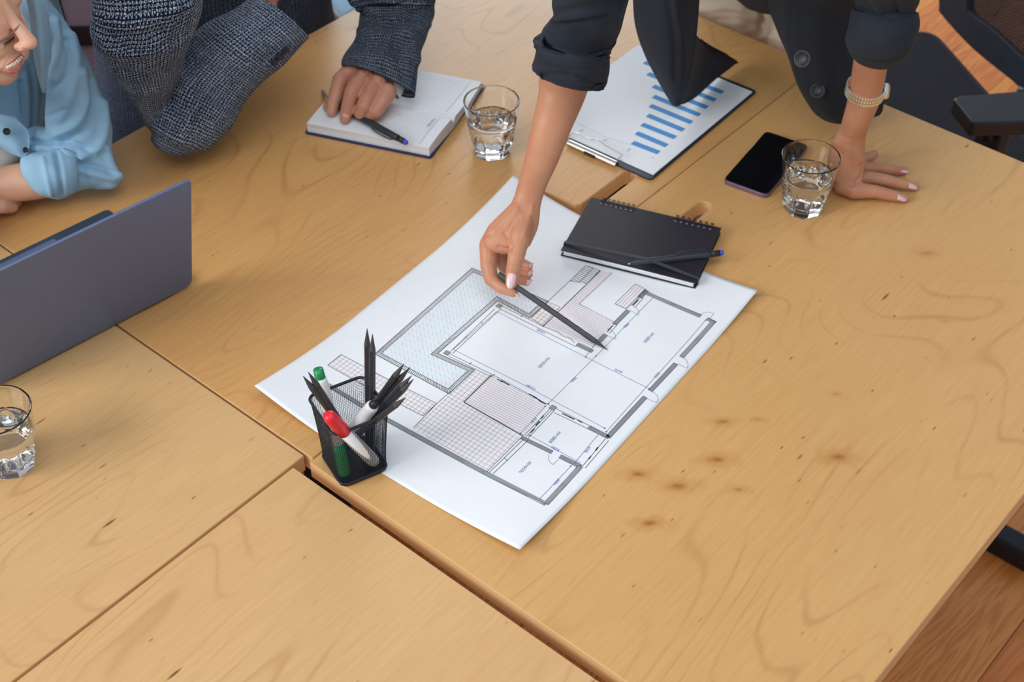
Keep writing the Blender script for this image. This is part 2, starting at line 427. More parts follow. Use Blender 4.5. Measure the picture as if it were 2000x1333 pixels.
def loft(rings, n=40, sub=8, cap0=True, cap1=True, close_flat=False):
    Cc = cr([r[0] for r in rings], sub); A = cr([r[1] for r in rings], sub); B = cr([r[2] for r in rings], sub)
    if cap0 and not close_flat:
        d = nrm(Cc[0] - Cc[1]) * np.linalg.norm(A[0]) * .6; k = [.25, .6, .85]
        Cc = np.vstack([[Cc[0] + d * math.sqrt(1 - s * s) for s in k], Cc]); A = np.vstack([[A[0] * s for s in k], A]); B = np.vstack([[B[0] * s for s in k], B])
    if cap1 and not close_flat:
        d = nrm(Cc[-1] - Cc[-2]) * np.linalg.norm(A[-1]) * .6; k = [.85, .6, .25]
        Cc = np.vstack([Cc, [Cc[-1] + d * math.sqrt(1 - s * s) for s in k]]); A = np.vstack([A, [A[-1] * s for s in k]]); B = np.vstack([B, [B[-1] * s for s in k]])
    T = np.gradient(Cc, axis=0); T /= np.linalg.norm(T, axis=1)[:, None] + 1e-12
    bl = np.linalg.norm(B, axis=1)[:, None]; B = B - T * (B * T).sum(1)[:, None]; B = B / (np.linalg.norm(B, axis=1)[:, None] + 1e-9) * bl
    flip = (np.cross(A, B) * T).sum() < 0
    th = np.linspace(0, 2 * PI, n + 1)
    V = Cc[:, None] + np.cos(th)[None, :, None] * A[:, None] + np.sin(th)[None, :, None] * B[:, None]
    m = len(Cc); ln = np.concatenate([[0], np.cumsum(np.linalg.norm(np.diff(Cc, axis=0), axis=1))])
    rad = np.linalg.norm(A, axis=1).mean()
    F = []; UV = []
    for i in range(m - 1):
        for j in range(n):
            F.append([i * n + j, i * n + (j + 1) % n, (i + 1) * n + (j + 1) % n, (i + 1) * n + j])
            for (ii, jj) in ((i, j), (i, j + 1), (i + 1, j + 1), (i + 1, j)): UV.append([th[jj] * rad, ln[ii]])
    V = V[:, :n].reshape(-1, 3)
    if cap0: F.append(list(range(n))[::-1]); UV += [[0, 0]] * n
    if cap1: F.append(list(range((m - 1) * n, m * n))); UV += [[0, 0]] * n
    if flip:
        U2 = []; k = 0
        for f in F: U2 += UV[k:k + len(f)][::-1]; k += len(f)
        F = [f[::-1] for f in F]; UV = U2
    return V, F, UV
_ico = None
def sphere_t():
    global _ico
    if _ico is None:
        bm = bmesh.new(); bmesh.ops.create_icosphere(bm, subdivisions=2, radius=1)
        _ico = (np.array([v.co[:] for v in bm.verts]), [[v.index for v in f.verts] for f in bm.faces]); bm.free()
    return _ico
def beads(chain, parts):
    """chain: list of (point, radius); fills a tapered limb with overlapping balls for the remesher"""
    sv, sf = sphere_t()
    for (p, r), (q, s) in zip(chain[:-1], chain[1:]):
        L = np.linalg.norm(np.asarray(q) - p); k = max(2, int(L / (min(r, s) * .22)))
        for i in range(k + 1):
            t = i / k; parts.append((sv * (r * (1 - t) + s * t) + (np.asarray(p) * (1 - t) + np.asarray(q) * t), sf))
def ellip(c, ax, parts):
    """ax: three axis vectors with lengths"""
    sv, sf = sphere_t(); A = np.array(ax); V = sv @ A + np.asarray(c); 
    parts.append((V, sf if np.linalg.det(A) > 0 else [f[::-1] for f in sf]))
def remesh(parts, voxel=.0013, it=6, fac=.5):
    V, F = join(*parts)
    me = bpy.data.meshes.new('t'); me.from_pydata(V.tolist(), [], F); me.update()
    o = bpy.data.objects.new('t', me); COL.objects.link(o)
    r = o.modifiers.new('r', 'REMESH'); r.mode = 'VOXEL'; r.voxel_size = voxel; r.adaptivity = 0
    sm = o.modifiers.new('s', 'SMOOTH'); sm.factor = fac; sm.iterations = it
    dg = bpy.context.evaluated_depsgraph_get(); dg.update(); ev = o.evaluated_get(dg); m2 = ev.to_mesh()
    n = len(m2.vertices); v = np.zeros(n * 3); m2.vertices.foreach_get('co', v); v = v.reshape(-1, 3)
    f = [list(p.vertices) for p in m2.polygons]; ev.to_mesh_clear()
    bpy.data.objects.remove(o); bpy.data.meshes.remove(me)
    return v, f
def normals(V, F):
    N = np.zeros_like(V); Fa = np.array([f[:3] for f in F]); 
    if len(F[0]) == 4: Fb = np.array([[f[0], f[2], f[-1]] for f in F])
    n = np.cross(V[Fa[:, 1]] - V[Fa[:, 0]], V[Fa[:, 2]] - V[Fa[:, 0]])
    for k in range(3): np.add.at(N, Fa[:, k], n)
    for i, f in enumerate(F):
        if len(f) > 3: N[f[3]] += n[i]
    return N / (np.linalg.norm(N, axis=1)[:, None] + 1e-12)
def segdist(P, pts):
    d = np.full(len(P), 1e9)
    for a, b in zip(pts[:-1], pts[1:]):
        a = np.array(a, float); b = np.array(b, float); ab = b - a
        t = np.clip(((P - a) @ ab) / (ab @ ab + 1e-9), 0, 1); q = a + t[:, None] * ab
        d = np.minimum(d, np.linalg.norm(P - q, axis=1))
    return d
def carve(V, F, strokes, front=True):
    """push folds and creases into a cloth or skin surface along curves: (points, half width in px, height in m)"""
    N = normals(V, F); toc = CAM - V; toc /= np.linalg.norm(toc, axis=1)[:, None]; fac = np.clip((N * toc).sum(1) * 2.5, 0, 1)
    P = proj(V); D = np.zeros(len(V))
    for pts, wd, amp in strokes:
        d = segdist(P, cr(pts, 6) if len(pts) > 2 else pts); D += amp * np.exp(-(d / wd) ** 2)
    return V + N * (D * fac)[:, None]
def wrinkle(V, F, scale=(18, 18, 18), amp=.003, seed=0., oct=2):
    N = normals(V, F); sc = np.array(scale); out = V.copy()
    for i, p in enumerate(V):
        q = Vector((p * sc + seed).tolist()); out[i] += N[i] * amp * mnoise.fractal(q, .7, 2.0, oct)
    return out
def structure(name, V, F, mat, **kw):
    o = mk(name, V, F, mat, **kw); o['kind'] = 'structure'; return o
def boolean(o, cutters):
    for i, c in enumerate(cutters):
        md = o.modifiers.new('c%d' % i, 'BOOLEAN'); md.operation = 'DIFFERENCE'; md.object = c; md.solver = 'EXACT'
    dg = bpy.context.evaluated_depsgraph_get(); dg.update(); me = bpy.data.meshes.new_from_object(o.evaluated_get(dg))
    o.modifiers.clear(); o.data = me
    for c in cutters: bpy.data.objects.remove(c)
    me.polygons.foreach_set('use_smooth', [False] * len(me.polygons))
def sheet(rows, sub=6, thick=.002):
    """rows of (px,py,z) control points -> smooth cloth sheet with real thickness"""
    R = np.array([[np.array(q[1:], float) if q[0] == 'w' else W(*q) for q in r] for r in rows]); R1 = np.array([cr(r, sub) for r in R])
    G_ = np.array([cr(R1[:, j], sub) for j in range(R1.shape[1])]).transpose(1, 0, 2)
    m, n = G_.shape[:2]; V = G_.reshape(-1, 3); F = [[i * n + j, i * n + j + 1, (i + 1) * n + j + 1, (i + 1) * n + j] for i in range(m - 1) for j in range(n - 1)]
    N = normals(V, F); V2 = V - N * thick; k = len(V); F2 = [[a + k for a in f[::-1]] for f in F]
    rim = [i * n for i in range(m)], [i * n + n - 1 for i in range(m)], list(range(n)), [(m - 1) * n + j for j in range(n)]
    E = []
    for a in rim:
        for p, q in zip(a[:-1], a[1:]): E.append([p, q, q + k, p + k])
    return np.vstack([V, V2]), F + F2 + E

# ================================================================ the setting
sub_v, sub_f = boxo((-1.0, 2.2, -.79), EX, EY, EZ, 2.8, 3.6, .03)
floor = structure('floor', sub_v, sub_f, M['gap'], smooth=False)
fb = np.array(floor.location)
PW = .16; plank_me = {}
ks = 0
for i in range(-20, 14):
    x0 = -.323 + i * PW
    if x0 < -3.75 or x0 + PW > 1.75: continue
    off = rng.uniform(0, 1.5)
    y = -1.35 - off * .0
    seg = [-1.35]
    yy = -1.35 + .4 + off
    while yy < 5.6: seg.append(yy); yy += 1.55
    seg.append(5.75)
    for a, b in zip(seg[:-1], seg[1:]):
        L = round(b - a, 3); key = (L, ks % 3)
        hx, hy = PW / 2 - .0008, (b - a) / 2 - .0008
        V, F = boxo((0, 0, 0), EX, EY, EZ, hx, hy, .01)
        o = mk('plank', V, F, M[('floor_a', 'floor_b', 'floor_c')[int(rng.integers(0, 3))]], parent=floor, smooth=False, local=True)
        o.location = np.array([x0 + PW / 2, (a + b) / 2, -.75 + float(rng.uniform(-.0004, 0))]) - fb
        ks += 1

# ================================================================ tables
X12 = -.9655
def table(label, x0, x1, y0, y1, mat, cut=(), legs=True):
    t = thing('desk', label, 'table', ((x0 + x1) / 2, (y0 + y1) / 2, -.74), 'birch desks pushed together')
    V, F = prism([(x0, y0), (x1, y0), (x1, y1), (x0, y1)], -.026, 0)
    V2 = V.copy()
    top = mk('desktop', V, F, mat, parent=t, smooth=False)
    cs = []
    for poly in cut:
        r = np.array(t.location)
        V, F = prism([(a - r[0], b - r[1]) for a, b in poly], -.2 - r[2], .1 - r[2])
        c = mk('cut', V, F, None, local=True, smooth=False); cs.append(c)
    if cs:
        top.parent = None; boolean(top, cs); top.parent = t
    md = top.modifiers.new('b', 'BEVEL'); md.width = .0012; md.segments = 2; md.limit_method = 'ANGLE'
    # welded steel frame: rails, uprights, feet
    xm = (x0 + x1) / 2
    for yy in (y0 + .30, y1 - .045):
        mk('foot', *boxo((xm, yy, -.7175), EX, EY, EZ, (x1 - x0) / 2 - .04, .0215, .0225), M['blackmetal'], parent=t, smooth=False, bev=.006)
        mk('leg', *boxo((xm, yy, -.37), EX, EY, EZ, .035, .02, .325), M['blackmetal'], parent=t, smooth=False, bev=.004)
        mk('cross_rail', *boxo((xm, yy, -.0385), EX, EY, EZ, (x1 - x0) / 2 - .06, .02, .0124), M['blackmetal'], parent=t, smooth=False, bev=.003)
    mk('long_beam', *boxo((xm, (y0 + y1) / 2 + .12, -.068), EX, EY, EZ, .02, (y1 - y0) / 2 - .19, .0165), M['blackmetal'], parent=t, smooth=False, bev=.003)
    return t
def slot(x0, x1, y0, y1):
    r = (x1 - x0) / 2; xm = (x0 + x1) / 2; a = []
    for k in range(9): t = PI * k / 8; a.append((xm + r * math.cos(t), y1 - r + r * math.sin(t)))
    for k in range(9): t = PI + PI * k / 8; a.append((xm + r * math.cos(t), y0 + r + r * math.sin(t)))
    return a
T1 = table('birch desk at the right with dark knots, under the drawing and the phone', -.9645, -.289, .757, 1.877, M['wood1'],
           [slot(-.905, -.883, 1.2, 1.488)])
T2 = table('birch desk under the open planner, with streaky grain and a cut-out below the blazer arm', -1.668, -.9666, .7640, 1.905, M['wood2'],
           [[(-1.10, 1.28), (-1.0315, 1.28), (-1.0315, 1.30), (-1.0095, 1.30), (-1.0095, 1.47), (-1.013, 1.478), (-1.0205, 1.482), (-1.028, 1.478), (-1.0315, 1.47), (-1.0315, 1.366), (-1.037, 1.358), (-1.10, 1.352)]])
T3 = table('birch desk at the left holding a water glass, cut off by the photo edge', -1.70, -.9775, -.35, .7605, M['wood3'])
ye = W(696.5, 1000)[1]
T4 = table('birch desk at the bottom with nothing on it', -.9735, -.28, -.36, ye, M['wood4'])

# ================================================================ blueprint
ZL, ZR_, ZT, ZB = .020, .014, .022, .014
cL = W(497, 755, ZL); cB = W(1015, 1075, .012); cR = W(1480, 568, .010); cT = W(1003, 343, .022)
cLd = (ZL, .012, .010, .022)
def bil(s, t):
    """s: 0 at the lower left end, 1 at the upper right end; t: 0 on the long left edge, 1 on the long right edge"""
    return (1 - s) * ((1 - t) * cL + t * cB) + s * ((1 - t) * cT + t * cR)
def pz(s, t):
    ds0, ds1, dt0, dt1 = s * .56, (1 - s) * .56, t * .42, (1 - t) * .42
    z = 0
    for h, a, b, R in ((cLd[0], ds0, dt0, .19), (cLd[1], ds0, dt1, .17), (cLd[2], ds1, dt1, .15), (cLd[3], ds1, dt0, .20)):
        d = math.hypot(a, b * 1.15); 
        if d < R: z += h * (1 - d / R) ** 2 * (1 + .3 * d / R)
    return .0009 + z
nS, nT = 90, 70
V = []; 
for i in range(nS + 1):
    for j in range(nT + 1):
        s, t = i / nS, j / nT; p = bil(s, t); V.append([p[0], p[1], pz(s, t)])
F = [[i * (nT + 1) + j, i * (nT + 1) + j + 1, (i + 1) * (nT + 1) + j + 1, (i + 1) * (nT + 1) + j] for i in range(nS) for j in range(nT)]
V = np.array(V)
# which way is up?
if normals(V, F)[50][2] < 0: F = [f[::-1] for f in F]
bp = mk('blueprint', V, F, M['paper'])
tagit(bp, 'large white sheet printed with a house floor plan, its ends curling up', 'blueprint')
md = bp.modifiers.new('t', 'SOLIDIFY'); md.thickness = .0004; md.offset = -1
XY = V[:, :2]; ZZ = V[:, 2]
def sheet_z(x, y):
    # inverse bilinear by a few Newton steps
    s = t = .5
    for _ in range(6):
        p = bil(s, t)[:2]; e = np.array([x, y]) - p
        ds = ((1 - t) * (cT - cL) + t * (cR - cB))[:2]; dt = ((1 - s) * (cB - cL) + s * (cR - cT))[:2]
        d = np.linalg.solve(np.stack([ds, dt], 1), e); s += d[0]; t += d[1]
    return pz(min(1, max(0, s)), min(1, max(0, t)))
def on(px, py):
    z = .001
    for _ in range(4): p = W(px, py, z); z = sheet_z(p[0], p[1])
    return p
INK = {}
def quad(key, a, b, wd, lift=.00022, step=.02):
    """a printed stroke from world xy a to b"""
    a = np.array(a[:2]); b = np.array(b[:2]); L = np.linalg.norm(b - a)
    if L < 1e-5: return
    n = max(1, int(L / step)); d = (b - a) / L; q = np.array([-d[1], d[0]]) * wd / 2
    vs, fs = INK.setdefault(key, ([], [])); k0 = len(vs)
    for i in range(n + 1):
        p = a + (b - a) * i / n; z = sheet_z(*p) + lift
        vs.append([*(p - q), z]); vs.append([*(p + q), z])
    for i in range(n): fs.append([k0 + 2 * i, k0 + 2 * i + 2, k0 + 2 * i + 3, k0 + 2 * i + 1])
def ln(key, *pts, w=.0007, lift=.00022):
    P = [on(*p)[:2] for p in pts]
    for a, b in zip(P[:-1], P[1:]): quad(key, a, b, w, lift)
    return P
def polyfill(key, pts, lift=.00016, world=False):
    P = [np.array(p[:2]) if world else on(*p)[:2] for p in pts]
    vs, fs = INK.setdefault(key, ([], [])); k0 = len(vs)
    for p in P: vs.append([p[0], p[1], sheet_z(*p) + lift])
    a = sum(P[i][0] * P[(i + 1) % len(P)][1] - P[(i + 1) % len(P)][0] * P[i][1] for i in range(len(P)))
    r = list(range(k0, k0 + len(P))); fs.append(r if a > 0 else r[::-1])
def clipline(poly, o, d):
    """intervals of the line o + t d inside the polygon"""
    ts = []; n = len(poly)
    for i in range(n):
        a = poly[i]; b = poly[(i + 1) % n]; e = b - a; den = d[0] * e[1] - d[1] * e[0]
        if abs(den) < 1e-12: continue
        r = a - o; t = (r[0] * e[1] - r[1] * e[0]) / den; u = (r[0] * d[1] - r[1] * d[0]) / den
        if 0 <= u < 1: ts.append(t)
    ts.sort(); return list(zip(ts[::2], ts[1::2]))
def hatch(key, poly, d, gap, w=.0005, dash=None, lift=.00020, phase=0.):
    d = nrm(d)[:2]; q = np.array([-d[1], d[0]]); pr = [p @ q for p in poly]; k = min(pr) + gap * .5; row = 0
    while k < max(pr):
        o = q * k
        for a, b in clipline(poly, o, d):
            if dash is None: quad(key, o + d * a, o + d * b, w, lift)
            else:
                on_, off = dash; t = math.floor((a) / (on_ + off)) * (on_ + off) + (row * .37 % 1) * (on_ + off) - (on_ + off)
                while t < b:
                    s0, s1 = max(a, t), min(b, t + on_)
                    if s1 - s0 > .0012: quad(key, o + d * s0, o + d * s1, w, lift)
                    t += on_ + off
        k += gap; row += 1
def wp(pts): return [on(*p)[:2] for p in pts]
def inset(P, d):
    n = len(P); out = []; ar = sum(P[i][0] * P[(i + 1) % n][1] - P[(i + 1) % n][0] * P[i][1] for i in range(n)); sg = 1 if ar > 0 else -1
    for i in range(n):
        a, p, b = P[i - 1], P[i], P[(i + 1) % n]; e1 = (p - a) / np.linalg.norm(p - a); e2 = (b - p) / np.linalg.norm(b - p)
        n1 = sg * np.array([-e1[1], e1[0]]); n2 = sg * np.array([-e2[1], e2[0]]); m = n1 + n2; m = m / (m @ m) * 2
        out.append(p + m * d)
    return out
def outline(key, P, w=.0007, lift=.00024):
    for i in range(len(P)): quad(key, P[i], P[(i + 1) % len(P)], w, lift)
# axes of the drawing
DB = nrm(on(1066, 985)[:2] - on(765, 822)[:2]); DA = nrm(on(1278, 579)[:2] - on(1071, 789)[:2])
# pool with its brick border
pool = wp([(732, 692), (922, 524), (1071, 589), (1034, 622), (972, 588), (855, 691), (927, 723), (877, 770)])
pin = inset(pool, .0062)
polyfill('pool', pin, world=True)
hatch('teal', pin, on(942, 610)[:2] - on(931, 560)[:2], .0052, .0007, (.009, .004))
outline('line', pool, .0009); outline('line', pin, .0007)
for i in range(8):
    a, b, c, d = pool[i], pool[(i + 1) % 8], pin[(i + 1) % 8], pin[i]
    L = np.linalg.norm(b - a); n = int(L / .0026)
    for k in range(n):
        t = (k + .5) / n; quad('line', a + (b - a) * t, d + (c - d) * min(1, t + .01), .0007, .0002)
NB_ = [0]
def band(a, b, wpx=None, w=.006, key='wall', out=True):
    NB_[0] += 1; key = 'wall#%d' % NB_[0]
    """a wall: grey, finely hatched, with a dark outline; a and b are its centre line"""
    A, B = (on(*a)[:2], on(*b)[:2]); d = nrm(B - A)[:2]; q = np.array([-d[1], d[0]]) * w / 2
    quad(key, A, B, w, .00018, .03)
    R = [A - q, B - q, B + q, A + q]
    if out: outline('line', R, .0006)
    hatch('line', R, DB + DA * .9, .0016, .00025, lift=.0002)
# long boundary wall and the lower block
band((640, 752), (1066, 985)); band((1066, 985), (1134, 911)); band((1134, 912), (1094, 892)); band((1018, 855), (1078, 884), w=.0052)
band((1150, 835), (1189, 855)); band((1187, 855), (1260, 776)); band((1270, 764), (1320, 711)); band((1331, 698), (1394, 628)); band((1397, 631), (1381, 623), w=.005)
band((1257, 570), (1368, 618)); band((1263, 568), (1249, 582)); band((1227, 607), (1200, 634)); band((1183, 654), (1166, 672)); band((1127, 673), (1157, 687))
for q in ((975, 598), (873, 690), (1080, 797)): 
    c = on(*q)[:2]; NB_[0] += 1; quad('wall#%d' % NB_[0], c - DB * .0035, c + DB * .0035, .007, .00021); outline('line', [c - DB * .0035 - DA * .0035, c + DB * .0035 - DA * .0035, c + DB * .0035 + DA * .0035, c - DB * .0035 + DA * .0035], .0006)
# tiled terraces
til = wp([(928, 724), (962, 738), (906, 787), (1018, 855), (951, 922), (809, 838), (880, 768)])
hatch('red', til, DA, .0062, .0006); hatch('red', til, DB, .0062, .0006)
ln('line', (808, 836), (853, 789), (880, 765)); ln('line', (951, 922), (1018, 855)); ln('line', (955, 924), (1023, 858)); ln('line', (963, 926), (1032, 860))
st = wp([(666, 693), (640, 714), (826, 813), (853, 789)])
hatch('red', st, DA, .0062, .0006); hatch('red', st, DB, .0062, .0006); outline('line', st, .0007)
ot = wp([(1069, 590), (1094, 600), (1060, 637), (1037, 622)]); hatch('orange', ot, DA, .006, .0007); hatch('orange', ot, DB, .006, .0007); outline('line', ot, .0005)
# pink planks
pk = wp([(960, 734), (1068, 793), (1021, 851), (906, 786)]); polyfill('pink_wash#1', pk, world=True); hatch('pink', pk, DB, .0036, .0005)
ln('line', (960, 733), (906, 786), w=.0016); ln('line', (906, 786), (1021, 852), w=.0016)
pk2 = wp([(1173, 529), (1196, 533), (1131, 594), (1199, 629), (1155, 681), (1062, 637)]); polyfill('pink_wash#2', pk2, world=True); hatch('pink', pk2, DB, .0036, .0005)
ln('line', (1060, 639), (1173, 529), w=.0013); ln('line', (1196, 533), (1131, 594), (1199, 629), w=.0006)
pk3 = wp([(1241, 555), (1262, 566), (1223, 604), (1201, 594)]); polyfill('pink_wash#3', pk3, world=True); hatch('pink', pk3, DA, .0042, .0006); outline('line', pk3, .0008)
# stairs
sr_ = wp([(1144, 519), (1172, 528), (1147, 554), (1113, 549)]); hatch('line', sr_, DB, .0038, .0008); outline('line', sr_, .0006); ln('line', (1160, 523), (1131, 552)); ln('line', (1113, 549), (1069, 590))
# thin walls, windows and sliding doors
for a in ([(880, 687), (966, 604)], [(884, 691), (979, 603)], [(982, 599), (1061, 638), (1090, 650), (1099, 657), (1114, 662), (1122, 670)], [(979, 605), (1125, 678)], [(879, 692), (963, 733), (1074, 793)], [(876, 696), (962, 738)],
          [(1085, 798), (1151, 832)], [(1083, 807), (1148, 838)], [(1074, 799), (1023, 852)], [(1082, 803), (1031, 857)], [(1078, 801), (1027, 854)],
          [(1182, 858), (1138, 911)], [(1189, 861), (1143, 915)], [(1252, 579), (1234, 597)], [(1257, 582), (1240, 601)], [(1202, 631), (1185, 650)], [(1206, 634), (1190, 652)],
          [(1164, 672), (1156, 681)], [(1017, 620), (1021, 616)], [(939, 630), (943, 633)], [(908, 658), (913, 661)], [(916, 713), (921, 708)], [(960, 737), (966, 731)], [(985, 895), (992, 901)]): ln('line', *a, w=.0007)
for a in ([(971, 741), (981, 747)], [(979, 744), (995, 753)], [(1033, 770), (1048, 778)], [(1041, 775), (1055, 783)], [(1052, 783), (1066, 790)], [(1098, 808), (1116, 817)], [(1112, 815), (1122, 820)], [(1128, 821), (1137, 826)],
          [(1062, 812), (1056, 819)], [(1054, 823), (1046, 832)], [(1044, 838), (1036, 846)], [(1168, 874), (1163, 881)], [(1154, 892), (1149, 898)], [(1247, 586), (1236, 597)], [(1196, 637), (1187, 647)]): ln('line', *a, w=.0017)
# door leaves with their swing arcs
def door(C, B, K, A):
    NB_[0] += 1; key = 'lightline#%d' % NB_[0]; ln(key, C, B, w=.0006); a, b, c = on(*B)[:2], on(*K)[:2], on(*A)[:2]; P = []
    for k in range(11): t = k / 10; P.append((1 - t) ** 2 * a + 2 * t * (1 - t) * b + t * t * c)
    for p, q in zip(P[:-1], P[1:]): quad(key, p, q, .0006)
door((1324, 711), (1342, 720), (1347, 707), (1335, 700)); door((1263, 779), (1282, 787), (1291, 775), (1274, 766)); door((1384, 626), (1394, 613), (1378, 606), (1369, 616)); door((1229, 605), (1247, 616), (1251, 603), (1232, 597)); door((1184, 655), (1202, 663), (1205, 651), (1187, 642)); door((1092, 897), (1080, 908), (1068, 902), (1072, 887))
# blue dimension lines
for a in ([(1071, 789), (1164, 696), (1278, 579)], [(970, 609), (1144, 698), (1268, 760)], [(1378, 626), (1184, 844)], [(885, 683), (1028, 755), (1181, 837)], [(1168, 850), (1122, 905)], [(1034, 851), (1134, 905)], [(1115, 911), (1054, 975)], [(1065, 794), (1017, 847)], [(970, 609), (885, 683)], [(1155, 681), (1144, 697)]): ln('blue', *a, w=.0006)
for q in ((1071, 789), (1164, 696), (1144, 698), (1268, 760), (1378, 626), (1184, 844), (1181, 837), (1054, 975), (1115, 911), (1122, 905), (1017, 847), (1065, 794), (1034, 851)):
    c = on(*q)[:2]; quad('blue', c - DA * .001, c + DA * .001, .002)
INKM = dict(line=('plan_line', M['ink']), lightline=('door_swing', M['inklight']), wall=('plan_wall', M['inkgrey']), teal=('pool_hatching', M['inkteal']), pool=('pool_wash', M['tealfill']), red=('tile_grid', M['inkred']), orange=('tile_grid', plain('orange_ink', (226, 184, 158), .7, var=.03)),
            pink=('deck_hatching', M['inkpink']), pink_wash=('deck_wash', M['pinkfill']), blue=('dimension_line', M['inkblue']))
for k, (vs, fs) in INK.items():
    k = k.split('#')[0]; o = mk(INKM[k][0], vs, fs, INKM[k][1], parent=bp, smooth=False)
    if k in ('red', 'teal', 'line', 'pink', 'orange', 'blue'): o['kind'] = 'stuff'
def text(s, c, xd, size, mat, parent, name='lettering', nrml=None, bold=.0):
    """flat printed letters centred on c, reading along xd"""
    cu = bpy.data.curves.new('t', 'FONT'); cu.body = s; cu.size = size; cu.align_x = 'CENTER'; cu.align_y = 'CENTER'; cu.offset = bold; cu.resolution_u = 2
    o = bpy.data.objects.new('t', cu); COL.objects.link(o); dg = bpy.context.evaluated_depsgraph_get(); dg.update()
    me = bpy.data.meshes.new_from_object(o.evaluated_get(dg)); V = np.array([v.co[:] for v in me.vertices]); F = [list(p.vertices) for p in me.polygons]
    bpy.data.objects.remove(o); bpy.data.meshes.remove(me)
    up = EZ if nrml is None else nrm(nrml); xd = nrm(np.array([*xd, 0][:3], float)); xd = nrm(xd - up * (xd @ up)); yd = np.cross(up, xd)
    V = V[:, :1] * xd + V[:, 1:2] * yd + np.asarray(c)
    return mk(name, V, F, mat, parent=parent, smooth=False)
for s, q, dr in (('H=6500', (1062, 709), -DA), ('H=3800', (1083, 855), -DA), ('H=6500', (1025, 914), -DA), ('H=3800', (1267, 660), -DA)):
    c = on(*q); text(s, (c[0], c[1], c[2] + .0003), dr, .0068, M['inkblue'], bp, 'room_height')
for s, q, dr in (('12180', (1037, 757), DB), ('7800', (1120, 742), DA), ('6670', (1208, 725), DB), ('5030', (1283, 733), DA), ('4980', (1223, 636), DA), ('12030', (1057, 648), DB), ('4180', (1042, 822), DA), ('5350', (1085, 877), DB), ('4190', (1147, 879), DA), ('3050', (1087, 942), DA)):
    c = on(*q); text(s, (c[0], c[1], c[2] + .0003), -np.array(dr) , .0056, M['inkblue'], bp, 'dimension_number')

# ================================================================ drinking glasses
def facet_r(R, th, z, n=8):
    f = (th % (2 * PI / n)) - PI / n; rf = R * math.cos(PI / n) / math.cos(f)
    h = .050 * math.sqrt(max(0, 1 - (f / (PI / n)) ** 2 * .92)) 
    t = min(1, max(0, (h - z) / .0035)); t = t * t * (3 - 2 * t)
    rim = .0007 * math.exp(-((z - h) / .0016) ** 2)
    return R * (1 - t) + (rf - .0004) * t + rim
def tumbler(label, base, rot, level):
    t = thing('water_glass', label, 'glass', base, 'faceted water tumblers')
    n = 128; H = .091; V = []; rows = 0
    def Ro(z): return .0285 + (.0418 - .0285) * (z / H) ** .92
    zs = [0, .0005] + list(np.linspace(.002, .056, 40)) + list(np.linspace(.058, H - .0012, 12)) + [H - .0003, H]
    prof = []
    for z in zs:
        R = Ro(max(z, 0)); 
        if z == 0: R -= .0012
        if z == H: R -= .0009
        prof.append([facet_r(R, 2 * PI * j / n + rot, z) if z < .06 else R for j in range(n)] + [z])
    Ri = lambda z: Ro(z) - .0023 - .0022 * max(0, 1 - (z - .012) / .04)
    ins = [H - .0001, H - .0015] + list(np.linspace(H - .004, .018, 22)) + [.0145, .0125, .0115]
    for z in ins:
        k = 1 if z > .0146 else {.0145: .97, .0125: .86}.get(z, .55)
        prof.append([Ri(z) * k] * n + [z])
    for row in prof:
        for j in range(n): a = 2 * PI * j / n; V.append([row[j] * math.cos(a), row[j] * math.sin(a), row[n]])
    m = len(prof); F = [[i * n + j, i * n + (j + 1) % n, (i + 1) * n + (j + 1) % n, (i + 1) * n + j] for i in range(m - 1) for j in range(n)]
    F += [list(range(n))[::-1], list(range((m - 1) * n, m * n))]
    V = np.array(V); V[:, 2] += .0002
    F = [f for f in F]
    mk('tumbler', V, F, M['glass'], parent=t, local=True)
    e = .00025
    zz = [.0117, .0125, .0145] + list(np.linspace(.018, level, 14))
    wr = [(Ri(z) + e) * {.0117: .55, .0125: .86, .0145: .97}.get(z, 1) for z in zz]
    pr = [(.0002, zz[0])] + list(zip(wr, zz)) + [(wr[-1] * .97, level - .0004), (wr[-1] * .8, level - .0007), (.0002, level - .0007)]
    Vw, Fw = lathe(pr, 64); mk('water', Vw + [0, 0, .0002], Fw, M['water'], parent=t, local=True)
    return t
b = W(1568, 406); tumbler('water glass beside the phone and the flat hand, at the right', b, .1, .060)
b = W(961, 295); tumbler('water glass behind the open planner, left of the pointing forearm', b, .25, .057)
b = W(25, 905); tumbler('water glass below the laptop, cut by the left photo edge', b, .3, .060)

# ================================================================ phone
def slab(name, P, r, z0, z1, mat, parent, bev=.001, k=6):
    V, F = prism(roundpoly(P, r, k), z0, z1); return mk(name, V, F, mat, parent=parent, smooth=False, bev=bev)
pl, pt, pb = W(1412, 351, .008), W(1490, 262, .008), W(1497, 384, .008)
e1 = nrm(pt - pl); e2 = nrm(pb - pl); e2 = nrm(e2 - e1 * (e1 @ e2)); c0 = pl
Lp, Wp = .148, .0715
P = [c0, c0 + e2 * Wp, c0 + e2 * Wp + e1 * Lp, c0 + e1 * Lp]
ph = thing('smartphone', 'black smartphone with a purple metal rim lying left of the right water glass', 'phone', (c0 + e2 * Wp / 2 + e1 * Lp / 2) * [1, 1, 0])
slab('phone_case', P, .0095, .0004, .0079, M['phoneside'], ph, .0018)
cc = sum(P) / 4; P2 = [q + nrm(cc - q) * .0015 for q in P]
slab('phone_screen', P2, .0085, .0076, .0083, M['phoneglass'], ph, .0003)
sc_ = c0 + e2 * (Wp + .0002) + e1 * .04
mk('side_button', *boxo((sc_[0], sc_[1], .0045), e1, e2, EZ, .006, .0006, .0012), M['phoneside'], parent=ph, bev=.0003)

